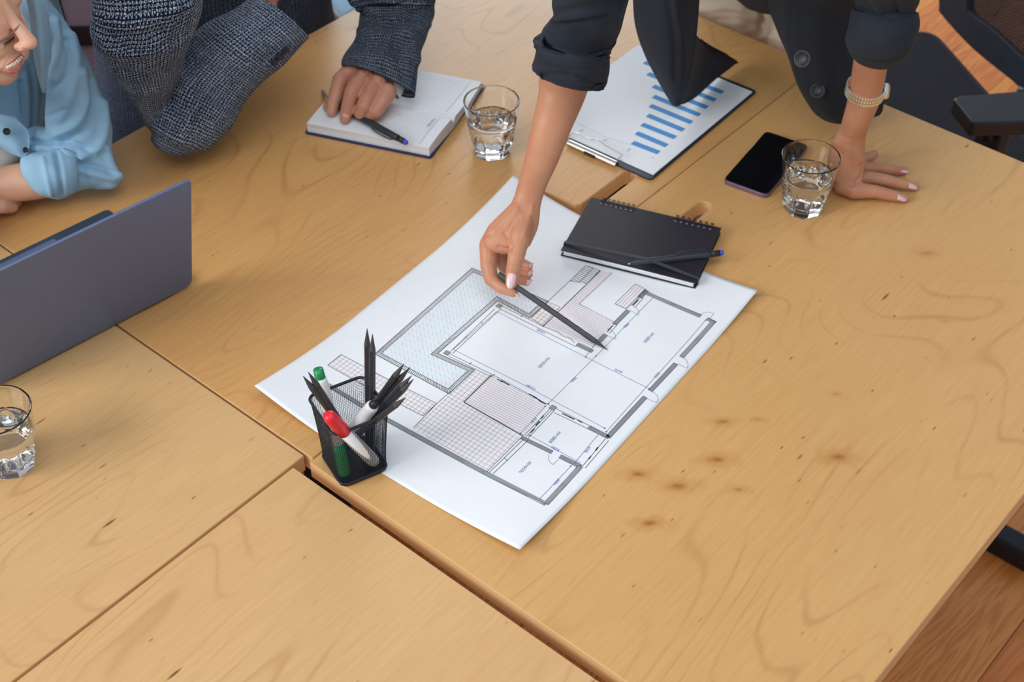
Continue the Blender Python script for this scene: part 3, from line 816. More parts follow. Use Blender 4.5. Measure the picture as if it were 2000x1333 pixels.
# ================================================================ spiral notebook with elastic
tl, tr, br, bl = W(1153, 384, .0125), W(1405, 446, .0125), W(1363, 553, .0125), W(1097.5, 490, .0125)
nx = nrm((tr - tl) + (br - bl)); ny = nrm((tl - bl) + (tr - br)); ny = nrm(ny - nx * (ny @ nx)); nc = (tl + tr + br + bl) / 4
hw = (np.linalg.norm(tr - tl) + np.linalg.norm(br - bl)) / 4; hh = (np.linalg.norm(tl - bl) + np.linalg.norm(tr - br)) / 4
nb = thing('spiral_notebook', 'black spiral notebook with an elastic band, lying on the upper corner of the drawing', 'notebook', nc * [1, 1, 0] + [0, 0, .0018])
def NBp(u, v, z): return np.array([*(nc + nx * u + ny * v)[:2], z])
def bowed(name, z0, z1, mat, hu, hv0, hv1, bow=.0):
    """a board that bows up slightly along the free edge"""
    n, m = 24, 8; V = []
    for zz in (z0, z1):
        for i in range(n + 1):
            for j in range(m + 1):
                u = -hu + 2 * hu * i / n; v = hv0 + (hv1 - hv0) * j / m
                e = (1 - (v - hv0) / (hv1 - hv0)) ** 2
                V.append(NBp(u, v, zz + bow * e * (math.cos(u / hu * PI / 2)) - 0))
    k = (n + 1) * (m + 1); F = []
    for i in range(n):
        for j in range(m):
            a = i * (m + 1) + j; F.append([a, a + m + 1, a + m + 2, a + 1]); F.append([k + a, k + a + 1, k + a + m + 2, k + a + m + 1])
    for i in range(n):
        for j in (0, m): a = i * (m + 1) + j; F.append([a, a + m + 1, a + k + m + 1, a + k])
    for j in range(m):
        for i in (0, n): a = i * (m + 1) + j; F.append([a, a + 1, a + k + 1, a + k])
    o = mk(name, V, F, mat, parent=nb, smooth=False); return o
bowed('back_cover', .0021, .0037, M['coverblk'], hw, -hh, hh)
bowed('page_block', .0038, .0108, M['pagestack'], hw - .0035, -hh + .001, hh - .002, .0008)
bowed('front_cover', .0110, .0126, M['coverblk'], hw, -hh, hh, .0010)
# wire loops in two groups
def loop(u):
    P = []
    for k in range(17):
        a = 2 * PI * k / 16; P.append(NBp(u, hh - .0008 + .0080 * math.cos(a), .0078 + .0078 * math.sin(a)))
    return tube(P, .00055, 6, False)
for u0, u1 in ((-hw + .018, -.034), (.032, hw - .014)):
    for k in range(7):
        u = u0 + (u1 - u0) * k / 6
        V, F = join(loop(u - .0011), loop(u + .0011)); o = mk('wire_loop', V, F, M['blackmetal'], parent=nb)
        V, F = boxo(NBp(u, hh - .0088, .01275), nx, ny, EZ, .0017, .0009, .0001); mk('binding_hole', V, F, M['inklight'], parent=nb, smooth=False)
# elastic
def uvof(px, py, z=.0135):
    p = W(px, py, z) - nc; return p @ nx, p @ ny
el = [(-hw - .0008, uvof(1104, 474)[1]), uvof(1170, 488), uvof(1266, 510), (hw + .0008, uvof(1369, 546)[1])]
P = []
for k in range(25):
    t = k / 24; u = el[0][0] * (1 - t) + el[-1][0] * t; v = el[0][1] * (1 - t) + el[-1][1] * t; tc = .62
    P.append(NBp(u, v, .0142 + .0098 * (t / tc if t < tc else (1 - t) / (1 - tc))))
P = np.array(P)
P = np.vstack([NBp(*el[0], .003) , NBp(*el[0], .008), NBp(*el[0], .0136), P, NBp(*el[-1], .0136), NBp(*el[-1], .008), NBp(*el[-1], .003)])
T, _, _ = frames(P); V = []; 
for p, t in zip(P, T):
    s = ny * .0027
    o_ = EZ * .0004 if abs(t[2]) < .6 else nrm(p - nc) * .0004 * [1, 1, 0]
    for q in (p - s - o_, p + s - o_, p + s + o_, p - s + o_): V.append(q)
k = len(P); F = [[i * 4 + j, i * 4 + (j + 1) % 4, (i + 1) * 4 + (j + 1) % 4, (i + 1) * 4 + j] for i in range(k - 1) for j in range(4)] + [[3, 2, 1, 0], [4 * k - 4, 4 * k - 3, 4 * k - 2, 4 * k - 1]]
mk('elastic_band', V, F, M['elastic'], parent=nb, smooth=False)

def lin_pts(a, b, ts): return [a + (b - a) * t for t in ts]
def pen(label, tip, end, clip_dir, group=None):
    """ball pen: tip cone, soft black barrel, clip, blue end plug"""
    tip, end = np.asarray(tip), np.asarray(end); d = nrm(end - tip); L = np.linalg.norm(end - tip)
    t = thing('ballpoint_pen', label, 'pen', (tip + end) / 2, group)
    r = .0052
    mk('barrel', *lathe([(.0016, .0), (.0030, .008), (.0044, .020), (r, .030), (r, L * .55), (r * .98, L - .022), (r * .95, L - .017), (.001, L - .016)], 24, tip, d), M['penbody'], parent=t)
    mk('pen_tip', *lathe([(.0003, -.0026), (.0006, -.0012), (.0014, .0004), (.001, .002)], 16, tip, d), M['silver'], parent=t)
    mk('push_sleeve', *lathe([(.001, L - .019), (.0046, L - .0185), (.0044, L - .004), (.001, L - .0035)], 24, tip, d), M['blackplastic'], parent=t)
    mk('end_plug', *lathe([(.001, L - .006), (.0040, L - .0045), (.0041, L - .001), (.0030, L + .0012), (.0006, L + .002)], 20, tip, d), M['blueplug'], parent=t)
    cd = nrm(np.asarray(clip_dir) - d * (np.asarray(clip_dir) @ d))
    P = [tip + d * (L - .024) + cd * (r * .8), tip + d * (L - .027) + cd * (r + .0022), tip + d * (L - .04) + cd * (r + .0034), tip + d * (L - .058) + cd * (r + .0026), tip + d * (L - .066) + cd * (r + .0008)]
    mk('pocket_clip', *tube(cr(P, 5), .0009, 8), M['penbody'], parent=t)
    return t
# pen tucked under the elastic
a = W(1230, 515.5, .0192); b_ = W(1411, 494, .0198)
pen('black ball pen with blue end lying across the spiral notebook under its elastic', a, b_, c2w(-.1, .9, .3))
P = cr([NBp(*uvof(1104, 474), 0)[:3]] * 0 + [], 1) if False else None

# ================================================================ open planner
ol = thing('open_planner', 'open ruled planner with a navy cover under the man\'s hand', 'notebook', W(740, 235, 0) * [1, 1, 0])
fl, fr, srr, trr = W(599, 240, .019), W(838, 288, .019), W(885, 229, .024), W(941, 160, .011)
E1 = (fr - fl); LE = np.linalg.norm(E1); E1 = nrm(E1 * [1, 1, 0]); dn = np.array([srr[0] - fr[0], srr[1] - fr[1], 0]); df = np.array([trr[0] - srr[0], trr[1] - srr[1], 0])
fr0 = fr * [1, 1, 0]
def bk(u, v, z): 
    """u: along the spine 0..1 from right to left, v: -1 near edge .. 0 spine .. 1 far edge"""
    p = fr0 + dn * (1 + min(v, 0)) + df * max(v, 0) - E1 * LE * u; return np.array([p[0], p[1], z])
def ztop(v): 
    if v < 0: return .0185 + .0055 * math.sin((v + 1) * PI * .62) - .010 * math.exp(-(v / .045) ** 2)
    return .0110 + .0105 * (1 - v) ** 1.6 - .0085 * math.exp(-(v / .045) ** 2)
def page_side(name, v0, v1, zb):
    nu, nv = 10, 26; V = []; F = []
    for i in range(nu + 1):
        for j in range(nv + 1):
            v = v0 + (v1 - v0) * j / nv; V.append(bk(i / nu, v, ztop(v)))
    for i in range(nu + 1):
        for j in range(nv + 1):
            v = v0 + (v1 - v0) * j / nv; V.append(bk(i / nu, v, zb))
    k = (nu + 1) * (nv + 1)
    for i in range(nu):
        for j in range(nv): a = i * (nv + 1) + j; F += [[a, a + nv + 1, a + nv + 2, a + 1][::-1], [k + a, k + a + nv + 1, k + a + nv + 2, k + a + 1]]
    for i in range(nu):
        for j in (0, nv): a = i * (nv + 1) + j; F.append([a, a + nv + 1, a + nv + 1 + k, a + k])
    for j in range(nv):
        for i in (0, nu): a = i * (nv + 1) + j; F.append([a, a + 1, a + 1 + k, a + k])
    o = mk(name, V, F, [M['pages'], M['pagestack']], parent=ol, smooth=False)
    for i, p in enumerate(o.data.polygons): p.material_index = 0 if abs(p.normal.z) > .5 else 1
    return o
page_side('page_block', -1, -.012, .0030); page_side('page_block', .012, 1, .0030)
V, F = prism(roundpoly([bk(-.02, -1.05, 0), bk(1.02, -1.05, 0), bk(1.02, 1.05, 0), bk(-.02, 1.05, 0)], .006), .0006, .0028)
mk('cover', V, F, M['bluecover'], parent=ol, smooth=False)
vs, fs = [], []
def pstrip(vs, fs, pts, w, wd):
    k0 = len(vs)
    for p in pts: vs += [p - wd * w / 2, p + wd * w / 2]
    for i in range(len(pts) - 1): fs.append([k0 + 2 * i, k0 + 2 * i + 1, k0 + 2 * i + 3, k0 + 2 * i + 2])
for side in (-1, 1):
    for k in range(31):
        u = .1 + .87 * k / 30
        pts = [bk(u, side * v, ztop(side * v) + .0002) for v in np.linspace(.07, .93, 12)]
        pstrip(vs, fs, pts, .00045, E1)
o = mk('ruled_line', vs, fs, plain('faint_ruling', (196, 204, 216), .7), parent=ol, smooth=False); o['kind'] = 'stuff'
vs, fs = [], []
for side in (-1, 1):
    pstrip(vs, fs, [bk(.085, side * v, ztop(side * v) + .00025) for v in np.linspace(.07, .97, 12)], .0006, E1)
mk('margin_line', vs, fs, M['inklight'], parent=ol, smooth=False)
q = bk(.118, -.32, ztop(-.32) + .0012); text('12.03.2021', q, -dn, .0058, M['inkblue'], ol, 'page_date', nrml=np.array([0, 0, 1]))
q0 = W(641, 190, .02); q1 = W(634, 180, .012); 
P = cr([W(668, 205, .022), W(648, 195, .0215), W(636, 186, .012), W(631, 176, .001)], 5); vs = []; fs = []
pstrip(vs, fs, list(P), .006, nrm(E1)); vs2, fs2 = [], []
pstrip(vs2, fs2, [p + [0, 0, .0004] for p in P], .006, nrm(E1)); V, F = join((vs, fs), (vs2, fs2)); mk('ribbon_marker', V, F, M['ribbon'], parent=ol)
pa, pb_ = W(641, 195, .034), W(794, 279, .0255)
pen('black ball pen with blue end held in the fist over the open planner', pa, pb_, c2w(-.5, -.8, .2))

# ================================================================ clipboard with bar chart
k0, k1, k2, k3 = W(1103, 279, .003), W(1271, 352, .003), W(1474, 181, .003), W(1246, 87, .003)
cx_ = nrm(((k1 - k0) + (k2 - k3)) * [1, 1, 0]); cy_ = nrm((k3 - k0) + (k2 - k1)); cy_ = nrm((cy_ - cx_ * (cy_ @ cx_)) * [1, 1, 0]); org = k1 * [1, 1, 0]
Lc = (np.linalg.norm(k3 - k0) + np.linalg.norm(k2 - k1)) / 2; Wc = .223
cb = thing('clipboard', 'navy clipboard with a steel clip, under the chart pages', 'clipboard', org - cx_ * Wc / 2 + cy_ * Lc / 2)
def CB(u, v, z): p = org - cx_ * u + cy_ * v; return np.array([p[0], p[1], z])   # u leftwards from the near right corner, v away
slab('board', [CB(0, 0, 0), CB(Wc, 0, 0), CB(Wc, Lc, 0), CB(0, Lc, 0)], .008, .0005, .0032, M['clipboard'], cb, .0008)
def cuv(px, py, z=.004): p = W(px, py, z) - org; return -(p @ cx_), p @ cy_
pu, pv = cuv(1277, 341); pe = cuv(1455, 174)
pw, plh = cuv(1243, 90)[0] - pu, pe[1] - pv
for i, (du, dv, rot) in enumerate(((.0, -.0015, .0), (.0, .0, .006))):
    zz0 = .0034 + i * .0007
    c, s_ = math.cos(rot), math.sin(rot)
    def rp(u, v): return CB(pu + u * c - v * s_ * 0 + du, pv + v * c + u * s_ + dv, 0)
    V, F = prism([rp(0, 0), rp(pw, 0), rp(pw, plh), rp(0, plh)], zz0, zz0 + .0006)
    o = mk('chart_page', V, F, M['paper'], smooth=False)
    if i == 0: tagit(o, 'plain lower sheet just showing under the blue bar chart page', 'paper')
    else: tagit(o, 'page with a blue bar chart clipped on the clipboard', 'paper'); cp = o
zt = .00492
bars = [((740, 945), (985, 1040)), ((775, 855), (1060, 975)), ((828, 775), (1140, 900)), ((880, 690), (1215, 830)), ((905, 600), (1290, 760)), ((935, 515), (1365, 690)), ((932, 420), (1435, 620)), ((883, 303), (1510, 552)), ((852, 197), (1580, 480))]
rt = [cuv(1080 + b[1][0] / 4.762, 80 + b[1][1] / 4.762, zt) for b in bars]
for k, (a, b) in enumerate(bars):
    ua, va = cuv(1080 + a[0] / 4.762, 80 + a[1] / 4.762, zt); ub, vb = cuv(1080 + b[0] / 4.762, 80 + b[1] / 4.762, zt)
    V = [CB(ua, va - .0052, zt), CB(ub, vb - .0052, zt), CB(ub, vb + .0052, zt), CB(ua, va + .0052, zt)]
    mk('chart_bar', V, [[3, 2, 1, 0] if np.cross(V[1] - V[0], V[2] - V[0])[2] < 0 else [0, 1, 2, 3]], M['bar'], parent=cp, smooth=False)
def cl(pts, w=.0006, z=zt):
    vs, fs = [], []
    for a, b in zip(pts[:-1], pts[1:]):
        A, B = CB(*cuv(*a), z), CB(*cuv(*b), z); d = nrm(B - A); pstrip(vs, fs, [A, B], w, np.cross(EZ, d))
    return vs, fs
mk('chart_axis', *cl([(1128, 241), (1180, 268), (1231, 284)], .0005), plain('faint_axis', (176, 186, 202), .7), parent=cp, smooth=False)
for s, q in (('0%', (1136, 256)), ('5%', (1182, 275)), ('10%', (1228, 294))):
    text(s, CB(*cuv(*q), zt), cy_, .0058, M['inkgrey'], cp, 'axis_number')
text('1', CB(*cuv(1275, 309), zt), cy_, .006, M['ink'], cp, 'axis_number')
# steel clip
ca, cb_ = W(1110, 274, .008), W(1205, 317, .008); cd = nrm(cb_ - ca); cm = (ca + cb_) / 2; chl = np.linalg.norm(cb_ - ca) / 2
cperp = np.cross(EZ, cd)
V = []; F = []
for s in (-1, 1):
    for k in range(9):
        a = PI * k / 8; V.append(cm + cd * chl * s + cperp * .0058 * math.cos(a) + EZ * (-.0045 + .0052 * math.sin(a)))
F = [[k, k + 1, 10 + k, 9 + k] for k in range(8)] + [list(range(9))[::-1], list(range(9, 18)), [0, 9, 17, 8]]
mk('clip_bar', V, F, M['lead'], parent=cb, smooth=False, bev=.0006)
mk('clip_tab', *boxo(cm - EZ * .0035 - cd * .001 - cperp * .006, cd, cperp, EZ, .010, .0012, .0022), M['blackplastic'], parent=cb, bev=.0004)
P = cr([W(1111, 271, .007), W(1115, 263, .011), W(1125, 259.5, .013), W(1152, 271, .013), W(1168, 273, .013), W(1185, 285, .013), W(1213, 301, .013), W(1215, 304, .012), W(1205, 312, .008)], 6)
mk('clip_wire', *tube(P, .0010, 8), M['lead'], parent=cb)

# ================================================================ laptop
lp = thing('laptop', 'grey laptop seen from behind, its lid tilted back, at the left', 'laptop', W(200, 560, 0) * [1, 1, 0])
hz = .0125
pr_ = W(376, 548, hz); pl_ = W(5, 741, hz); hx = nrm((pr_ - pl_) * [1, 1, 0]); LW = .305
pl_ = pr_ - hx * LW; back = np.cross(EZ, hx)   # toward the typist (-x)
if back[0] > 0: back = -back
top_r = W(399.5, 363, .187); up = top_r - pr_; up = nrm(up - hx * (up @ hx)); LH = .204
nl = np.cross(hx, up)
# lid: rounded slab in plane (hx, up)
def lidslab(name, x0, x1, y0, y1, r, d0, d1, mat, bev=.0008, par=None):
    P2 = roundpoly([(x0, y0), (x1, y0), (x1, y1), (x0, y1)], r, 6); V, F = prism(P2, d0, d1)
    V = pl_ + V[:, :1] * hx + V[:, 1:2] * up + V[:, 2:] * nl; 
    return mk(name, V, F, mat, parent=par or lp, smooth=False, bev=bev)
sgn = 1 if nl @ back > 0 else -1
lid_ = lidslab('lid', 0, LW, -.009, LH, .011, 0, sgn * .0045, M['laptop'], .0016)
lidslab('screen_bezel', .003, LW - .003, .006, LH - .003, .006, sgn * .0046, sgn * .0052, M['screen'], 0, lid_)
def deck(name, u0, u1, v0, v1, z0, z1, mat, r=.006, bev=.0005):
    q = [pl_ + hx * u + back * v for u, v in ((u0, v0), (u1, v0), (u1, v1), (u0, v1))]
    return slab(name, q, r, z0, z1, mat, lp, bev)
deck('base', .0005, LW - .0005, .008, .216, .0015, .0118, M['laptopdk'], .009, .0012)
deck('trackpad', LW / 2 - .072, LW / 2 + .060, .126, .207, .0117, .0121, M['laptop'], .003, .0002)
kw = deck('keyboard_well', .014, LW - .014, .018, .118, .01175, .0120, M['laptopkey'], .003, 0)
kk = []
for r_ in range(5):
    for c_ in range(14):
        u = .0175 + c_ * .0193; v = .022 + r_ * .019
        q = [pl_ + hx * a + back * b for a, b in ((u, v), (u + .0165, v), (u + .0165, v + .016), (u, v + .016))]
        V, F = prism(q, .0120, .0129); mk('key', V, F, M['laptopkey'], parent=kw, smooth=False)
mk('hinge', *tube([pl_ + hx * .03 + EZ * (-.007) + back * .009, pl_ + hx * (LW - .03) - EZ * .007 + back * .009], .0035, 16), M['laptopdk'], parent=lp)
for u, v in ((.02, .02), (LW - .02, .02), (.02, .19), (LW - .02, .19)):
    q = pl_ + hx * u + back * v; mk('rubber_foot', *lathe([(.006, .0001), (.006, .0016)], 16, (q[0], q[1], 0)), M['blackplastic'], parent=lp)

# ================================================================ mesh pen cup
cc = np.array([-.922, .7915, .0]); ang = math.radians(-20)
ax_, ay_ = np.array([math.cos(ang), math.sin(ang), 0]), np.array([-math.sin(ang), math.cos(ang), 0])
cc[2] = .0013
cup = thing('mesh_pen_cup', 'square black wire mesh pencil cup on the corner of the drawing', 'pen holder', cc)
HC = .098
def per(t, h):
    """point on the rounded square at perimeter fraction t, height h"""
    half = .0305 + .0055 * (h / HC) ** 1.5; r = .009; s = half - r; 
    L = [2 * s, PI / 2 * r] * 4; tot = sum(L); d = (t % 1) * tot; k = 0
    while d > L[k]: d -= L[k]; k += 1
    side = k // 2; 
    if k % 2 == 0: p = np.array([-s + d, -half])
    else: a = d / r; p = np.array([s + r * math.sin(a), -s - r * math.cos(a)])
    for _ in range(side): p = np.array([-p[1], p[0]])
    return cc + ax_ * p[0] + ay_ * p[1] + EZ * h
vs, fs = [], []
def bar3(P, w):
    k0 = len(vs); P = np.asarray(P); T, U, B = frames(P)
    for p, u, b in zip(P, U, B):
        for a in (0, 2.094, 4.189): vs.append(p + w * (u * math.cos(a) + b * math.sin(a)))
    for i in range(len(P) - 1):
        for j in range(3): fs.append([k0 + i * 3 + j, k0 + i * 3 + (j + 1) % 3, k0 + (i + 1) * 3 + (j + 1) % 3, k0 + (i + 1) * 3 + j])
NV, NH = 108, 42
for i in range(NV): bar3([per(i / NV, h) for h in np.linspace(.004, HC, 7)], .00027)
for j in range(1, NH): bar3([per(t, HC * j / NH + .003) for t in np.linspace(0, 1, 49)], .00027)
o = mk('wire_mesh', vs, fs, M['wire'], parent=cup); o['kind'] = 'stuff'
mk('rim', *tube([per(t, HC) for t in np.linspace(0, 1, 81)], .0019, 8, False), M['wire'], parent=cup)
mk('base_frame', *tube([per(t, .0045) for t in np.linspace(0, 1, 81)], .0016, 8, False), M['wire'], parent=cup)
mk('base_plate', *prism([per(t, 0) for t in np.linspace(0, 1, 48, endpoint=False)], cc[2] + .0002, cc[2] + .0042), M['wire'], parent=cup, smooth=False)

def solve_top(px, py, bot, L, hi=True):
    best = None
    zs = np.linspace(.03, .30, 541); d = [abs(np.linalg.norm(W(px, py, z) - bot) - L) for z in zs]
    c = [i for i in range(1, 540) if d[i] <= d[i - 1] and d[i] <= d[i + 1]]
    c = [i for i in c if d[i] < .004] or [int(np.argmin(d))]
    return W(px, py, zs[c[-1] if hi else c[0]])
def rotmat(d):
    z = nrm(d); x = nrm(np.cross(z, EX if abs(z[0]) < .9 else EY)); y = np.cross(z, x)
    return Matrix([list(r) for r in np.stack([x, y, z], 1)])
def hexpencil(L=.175):
    """local: point at +z, blunt end at 0"""
    t = bpy.data.objects.new('pencil', None); COL.objects.link(t)
    r = .0038; tip = L
    V = []; 
    for z, rr in ((0, r), (.0003, r), (L - .022, r)):
        for j in range(6): a = j * PI / 3; V.append([rr * math.cos(a), rr * math.sin(a), z])
    F = [[i * 6 + j, i * 6 + (j + 1) % 6, (i + 1) * 6 + (j + 1) % 6, (i + 1) * 6 + j] for i in range(2) for j in range(6)] + [list(range(6))[::-1]]
    mk('shaft', V, F, M['pencil'], parent=t, smooth=False, local=True)
    mk('sharpened_cone', *lathe([(r * 1.0, L - .0222), (.0013, L - .0062)], 18), M['graphite'], parent=t, local=True)
    mk('lead_tip', *lathe([(.0013, L - .0062), (.0003, L)], 12), M['graphite'], parent=t, local=True)
    return t
def copy_tree(o, parent=None):
    c = o.copy(); COL.objects.link(c); c.parent = parent
    for ch in list(o.children): copy_tree(ch, c)
    return c
proto = hexpencil(); used = [False]
def put_pencil(tip, bot, label, group=None):
    o = proto if not used[0] else copy_tree(proto); used[0] = True
    d = nrm(np.asarray(tip) - bot); base = np.asarray(tip) - d * .175
    o.matrix_world = Matrix.Translation(Vector(base.tolist())) @ rotmat(d).to_4x4()
    if 'group' in o: del o['group']
    tagit(o, label, 'pencil', group); return o
G1 = 'pencils in the mesh cup'
def cupbot(u, v): p = cc + ax_ * u + ay_ * v; return np.array([p[0], p[1], .009])
PL = [((717, 642), cupbot(-.004, .020), 'taller of the two upright black pencils in the mesh cup'),
      ((727.5, 653), cupbot(.005, .021), 'shorter of the two upright black pencils in the mesh cup'),
      ((592, 735), cupbot(.014, .012), 'black pencil leaning left in the cup, the lowest and leftmost point'),
      ((602, 727), cupbot(.019, .010), 'black pencil leaning left in the cup, just right of the leftmost point'),
      ((789, 711), cupbot(-.020, -.006), 'topmost black pencil of the bundle leaning right in the cup'),
      ((801, 718), cupbot(-.021, -.014), 'second black pencil from the top of the bundle leaning right'),
      ((804, 734), cupbot(-.015, -.012), 'third black pencil from the top in the bundle leaning right'),
      ((808, 741), cupbot(-.012, -.020), 'black pencil of the bundle reaching farthest right over the cup'),
      ((793, 777), cupbot(-.020, -.022), 'lowest black pencil leaning right over the cup rim')]
for (q, bt, lab) in PL: put_pencil(solve_top(*q, bt, .175), bt, lab, G1)
# the pencil in the pointing hand
ptip = W(1187, 684, .0014)
pend = solve_top(973, 536, ptip, .175, hi=False)
put_pencil(ptip, pend, 'long black pencil held between thumb and finger, its point on the drawing')
PEN_D = nrm(pend - ptip)
def pen_at(px, py):
    """point on the held pencil's axis nearest the pixel ray"""
    best = min(np.linspace(0, .19, 400), key=lambda s: np.linalg.norm(proj(ptip + PEN_D * s)[0] - (px, py))); return ptip + PEN_D * best

def marker(label, bot, top, cap_col, cap_at, end_col):
    """board marker: white barrel, coloured cap on one end, coloured plug on the other"""
    bot, top = np.asarray(bot), np.asarray(top); d = nrm(top - bot); L = np.linalg.norm(top - bot)
    t = thing('board_marker', label, 'marker', bot, 'board markers in the mesh cup'); r = .0078
    if cap_at == 'top': o0, dd = bot, d
    else: o0, dd = top, -d
    mk('barrel', *lathe([(.001, .002), (r * .88, .002), (r * .94, .006), (r, .012), (r, L - .040), (.001, L - .040)], 32, o0, dd), M['markwhite'], parent=t)
    mk('end_plug', *lathe([(.001, .0), (r * .62, .0), (r * .72, .001), (r * .74, .0125 if end_col == 'blackplastic' else .004), (.001, .0126)], 28, o0, dd), M[end_col], parent=t)
    mk('cap', *lathe([(.001, L - .046), (r * 1.06, L - .046), (r * 1.08, L - .03), (r * 1.0, L - .006), (r * .86, L - .002), (r * .4, L - .0002), (.0004, L)], 32, o0, dd), M[cap_col], parent=t)
    return t
bt = cupbot(.020, -.021); tp = solve_top(625, 736, bt, .137)
mgr = marker('white marker with its green cap down inside the mesh cup', bt, tp, 'green', 'bottom', 'green')
mk('green_plug', *lathe([(.001, -.010), (.0058, -.010), (.0062, -.002), (.0062, .004), (.001, .004)], 24, tp - nrm(tp - bt) * 0, -nrm(tp - bt)), M['green'], parent=mgr)
bt = cupbot(.021, .017) + EZ * .004; tp = solve_top(640, 811, bt, .137, hi=False); marker('white marker with a red cap leaning out of the cup to the left', bt, tp, 'red', 'top', 'red')
bt = cupbot(-.021, -.014); tp = solve_top(731, 789, bt, .120); dd = nrm(tp - bt)
mw = thing('board_marker', 'white marker with a black end leaning right in the cup', 'marker', bt, 'board markers in the mesh cup'); r = .0078
mk('barrel', *lathe([(.001, .001), (r * .9, .001), (r, .006), (r, .112), (r * .86, .1165), (.001, .1166)], 32, bt, dd), M['markwhite'], parent=mw)
mk('end_plug', *lathe([(.001, .110), (r * .70, .110), (r * .70, .123), (r * .5, .1245), (.0004, .1246)], 28, bt, dd), M['blackplastic'], parent=mw)

# ================================================================ office chair at the right
ch = thing('office_chair', 'black office chair with mesh back and armrests at the upper right', 'office chair', W(1850, 200, -.74))
sA, sB, sC, sD = W(1786, 50, -.27), W(1824, 50, -.27), W(1945, 186, -.27), W(1660, 90, -.27)
ed = nrm(sC - sB); pin_ = np.cross(EZ, ed); 
if pin_[0] > 0: pin_ = -pin_
seatP = [sB, sB + ed * .52, sB + ed * .52 + pin_ * .47 , sB + pin_ * .47, sB + pin_ * .02]
q4 = [sB - ed * .00, sB + ed * .50, sB + ed * .50 - pin_ * -.46, sA + pin_ * .38]
V, F = prism(roundpoly(q4, .05, 6), -.335, -.27); mk('seat', V, F, M['seatblk'], parent=ch, smooth=False, bev=.018)
scn = sum(q4) / 4
mk('gas_column', *lathe([(.027, -.66), (.027, -.45), (.022, -.45), (.022, -.335)], 24, (scn[0], scn[1], 0)), M['blackmetal'], parent=ch)
for k in range(5):
    a = 2 * PI * k / 5 + .3; e = scn + np.array([math.cos(a), math.sin(a), 0]) * .31
    mk('base_leg', *tube([(scn[0], scn[1], -.655), (e[0], e[1], -.672)], [.026, .017], 12), M['blackplastic'], parent=ch)
    cs = mk('caster', *tube([(e[0] - .012 * math.sin(a), e[1] + .012 * math.cos(a), -.712), (e[0] + .012 * math.sin(a), e[1] - .012 * math.cos(a), -.712)], .0275, 20), M['blackplastic'], parent=ch)
# back: a leaning frame with mesh, behind the far long edge of the seat
bd = -pin_     # away from the seat
def BK(px, py, lean=.0):
    """pixel -> point on the leaning plane of the backrest"""
    o0 = sB + bd * .085 + EZ * .10; n_ = nrm(bd * 1.0 - EZ * .30); d = ray(px, py); t = ((o0 - CAM) @ n_) / (d @ n_); return CAM + d * t
outer = [(1834, -60), (1834, 10), (1840, 30), (1900, 95), (1980, 160), (2012, 190), (2070, 170), (2120, 60), (2110, -120), (1960, -200)]
inner = [(1888, -50), (1888, 5), (1893, 25), (1940, 62), (1996, 114), (2030, 135), (2060, 125), (2085, 50), (2080, -90), (1955, -150)]
O_ = cr([BK(*p) for p in outer + outer[:1]], 4)[:-1]; I_ = cr([BK(*p) for p in inner + inner[:1]], 4)[:-1]; n_ = nrm(bd - EZ * .30)
k = len(O_); V = np.vstack([O_, I_, O_ + n_ * .02, I_ + n_ * .02]); F = []
for i in range(k):
    j = (i + 1) % k; F += [[i, j, k + j, k + i], [2 * k + i, 3 * k + i, 3 * k + j, 2 * k + j], [i, 2 * k + i, 2 * k + j, j], [k + i, k + j, 3 * k + j, 3 * k + i]]
mk('back_frame', V, F, M['chairfab'], parent=ch, smooth=False)
V = I_ + n_ * .010; mk('back_mesh', np.vstack([V, V + n_ * .001]), [list(range(k)), list(range(k, 2 * k))[::-1]], M['meshR'], parent=ch, smooth=False)
mk('back_post', *tube([BK(2005, 175) , BK(2000, 178) - EZ * .16 - bd * .02, scn + EZ * -.08 + bd * .12], .018, 12), M['blackplastic'], parent=ch)
# armrest
az = -.06
arm = [W(1861, 192, az), W(1880, 186, az), W(2060, 172, az), W(2070, 236, az), W(1899, 240, az)]
V, F = prism(roundpoly(arm, .008, 4), az - .028, az); o = mk('armrest', V, F, M['blackplastic'], parent=ch, smooth=False, bev=.005)
pa_ = W(1950, 225, az - .03)
mk('arm_post', *boxo(pa_ + [0, 0, -.13], nrm(ed), pin_, EZ, .035, .012, .12), M['blackplastic'], parent=ch, bev=.006)
mk('arm_lever', *tube([W(1936, 240, az - .03), W(1929, 275, az - .06)], .008, 10), M['blackmetal'], parent=ch)

# ================================================================ the seated man's chair, behind him
XC = -2.16
c2 = thing('office_chair', 'chair with pale mesh back and black frame behind the seated man', 'office chair', (XC + .3, 1.35, -.74))
def CH(px, py): return WX(px, py, XC)
def slabx(name, pts, mat, th=.02, dx=0):
    P = np.array([CH(*p) for p in pts]); k = len(P); V = np.vstack([P + EX * dx, P + EX * (dx - th)])
    F = [list(range(k)), list(range(k, 2 * k))[::-1]] + [[i, i + k, (i + 1) % k + k, (i + 1) % k] for i in range(k)]
    return mk(name, V, F, mat, parent=c2, smooth=False)
slabx('back_frame', [(70, -30), (116, -30), (118, 0), (133, 54), (300, 50), (300, 86), (148, 90), (188, 165), (200, 230), (170, 230), (120, 120)], M['blackplastic'])
slabx('back_mesh', [(112, -40), (300, -40), (300, 54), (130, 58)], M['meshL'], .0015, -.008)
slabx('back_mesh', [(140, 84), (300, 84), (300, 240), (192, 240)], M['meshL'], .0015, -.008)
mk('seat', *prism(roundpoly([(-2.12, 1.12), (-1.72, 1.12), (-1.72, 1.60), (-2.12, 1.60)], .06), -.33, -.27), M['seatblk'], parent=c2, smooth=False, bev=.015)
mk('gas_column', *lathe([(.027, -.70), (.022, -.33)], 20, (-1.92, 1.36, 0)), M['blackmetal'], parent=c2)
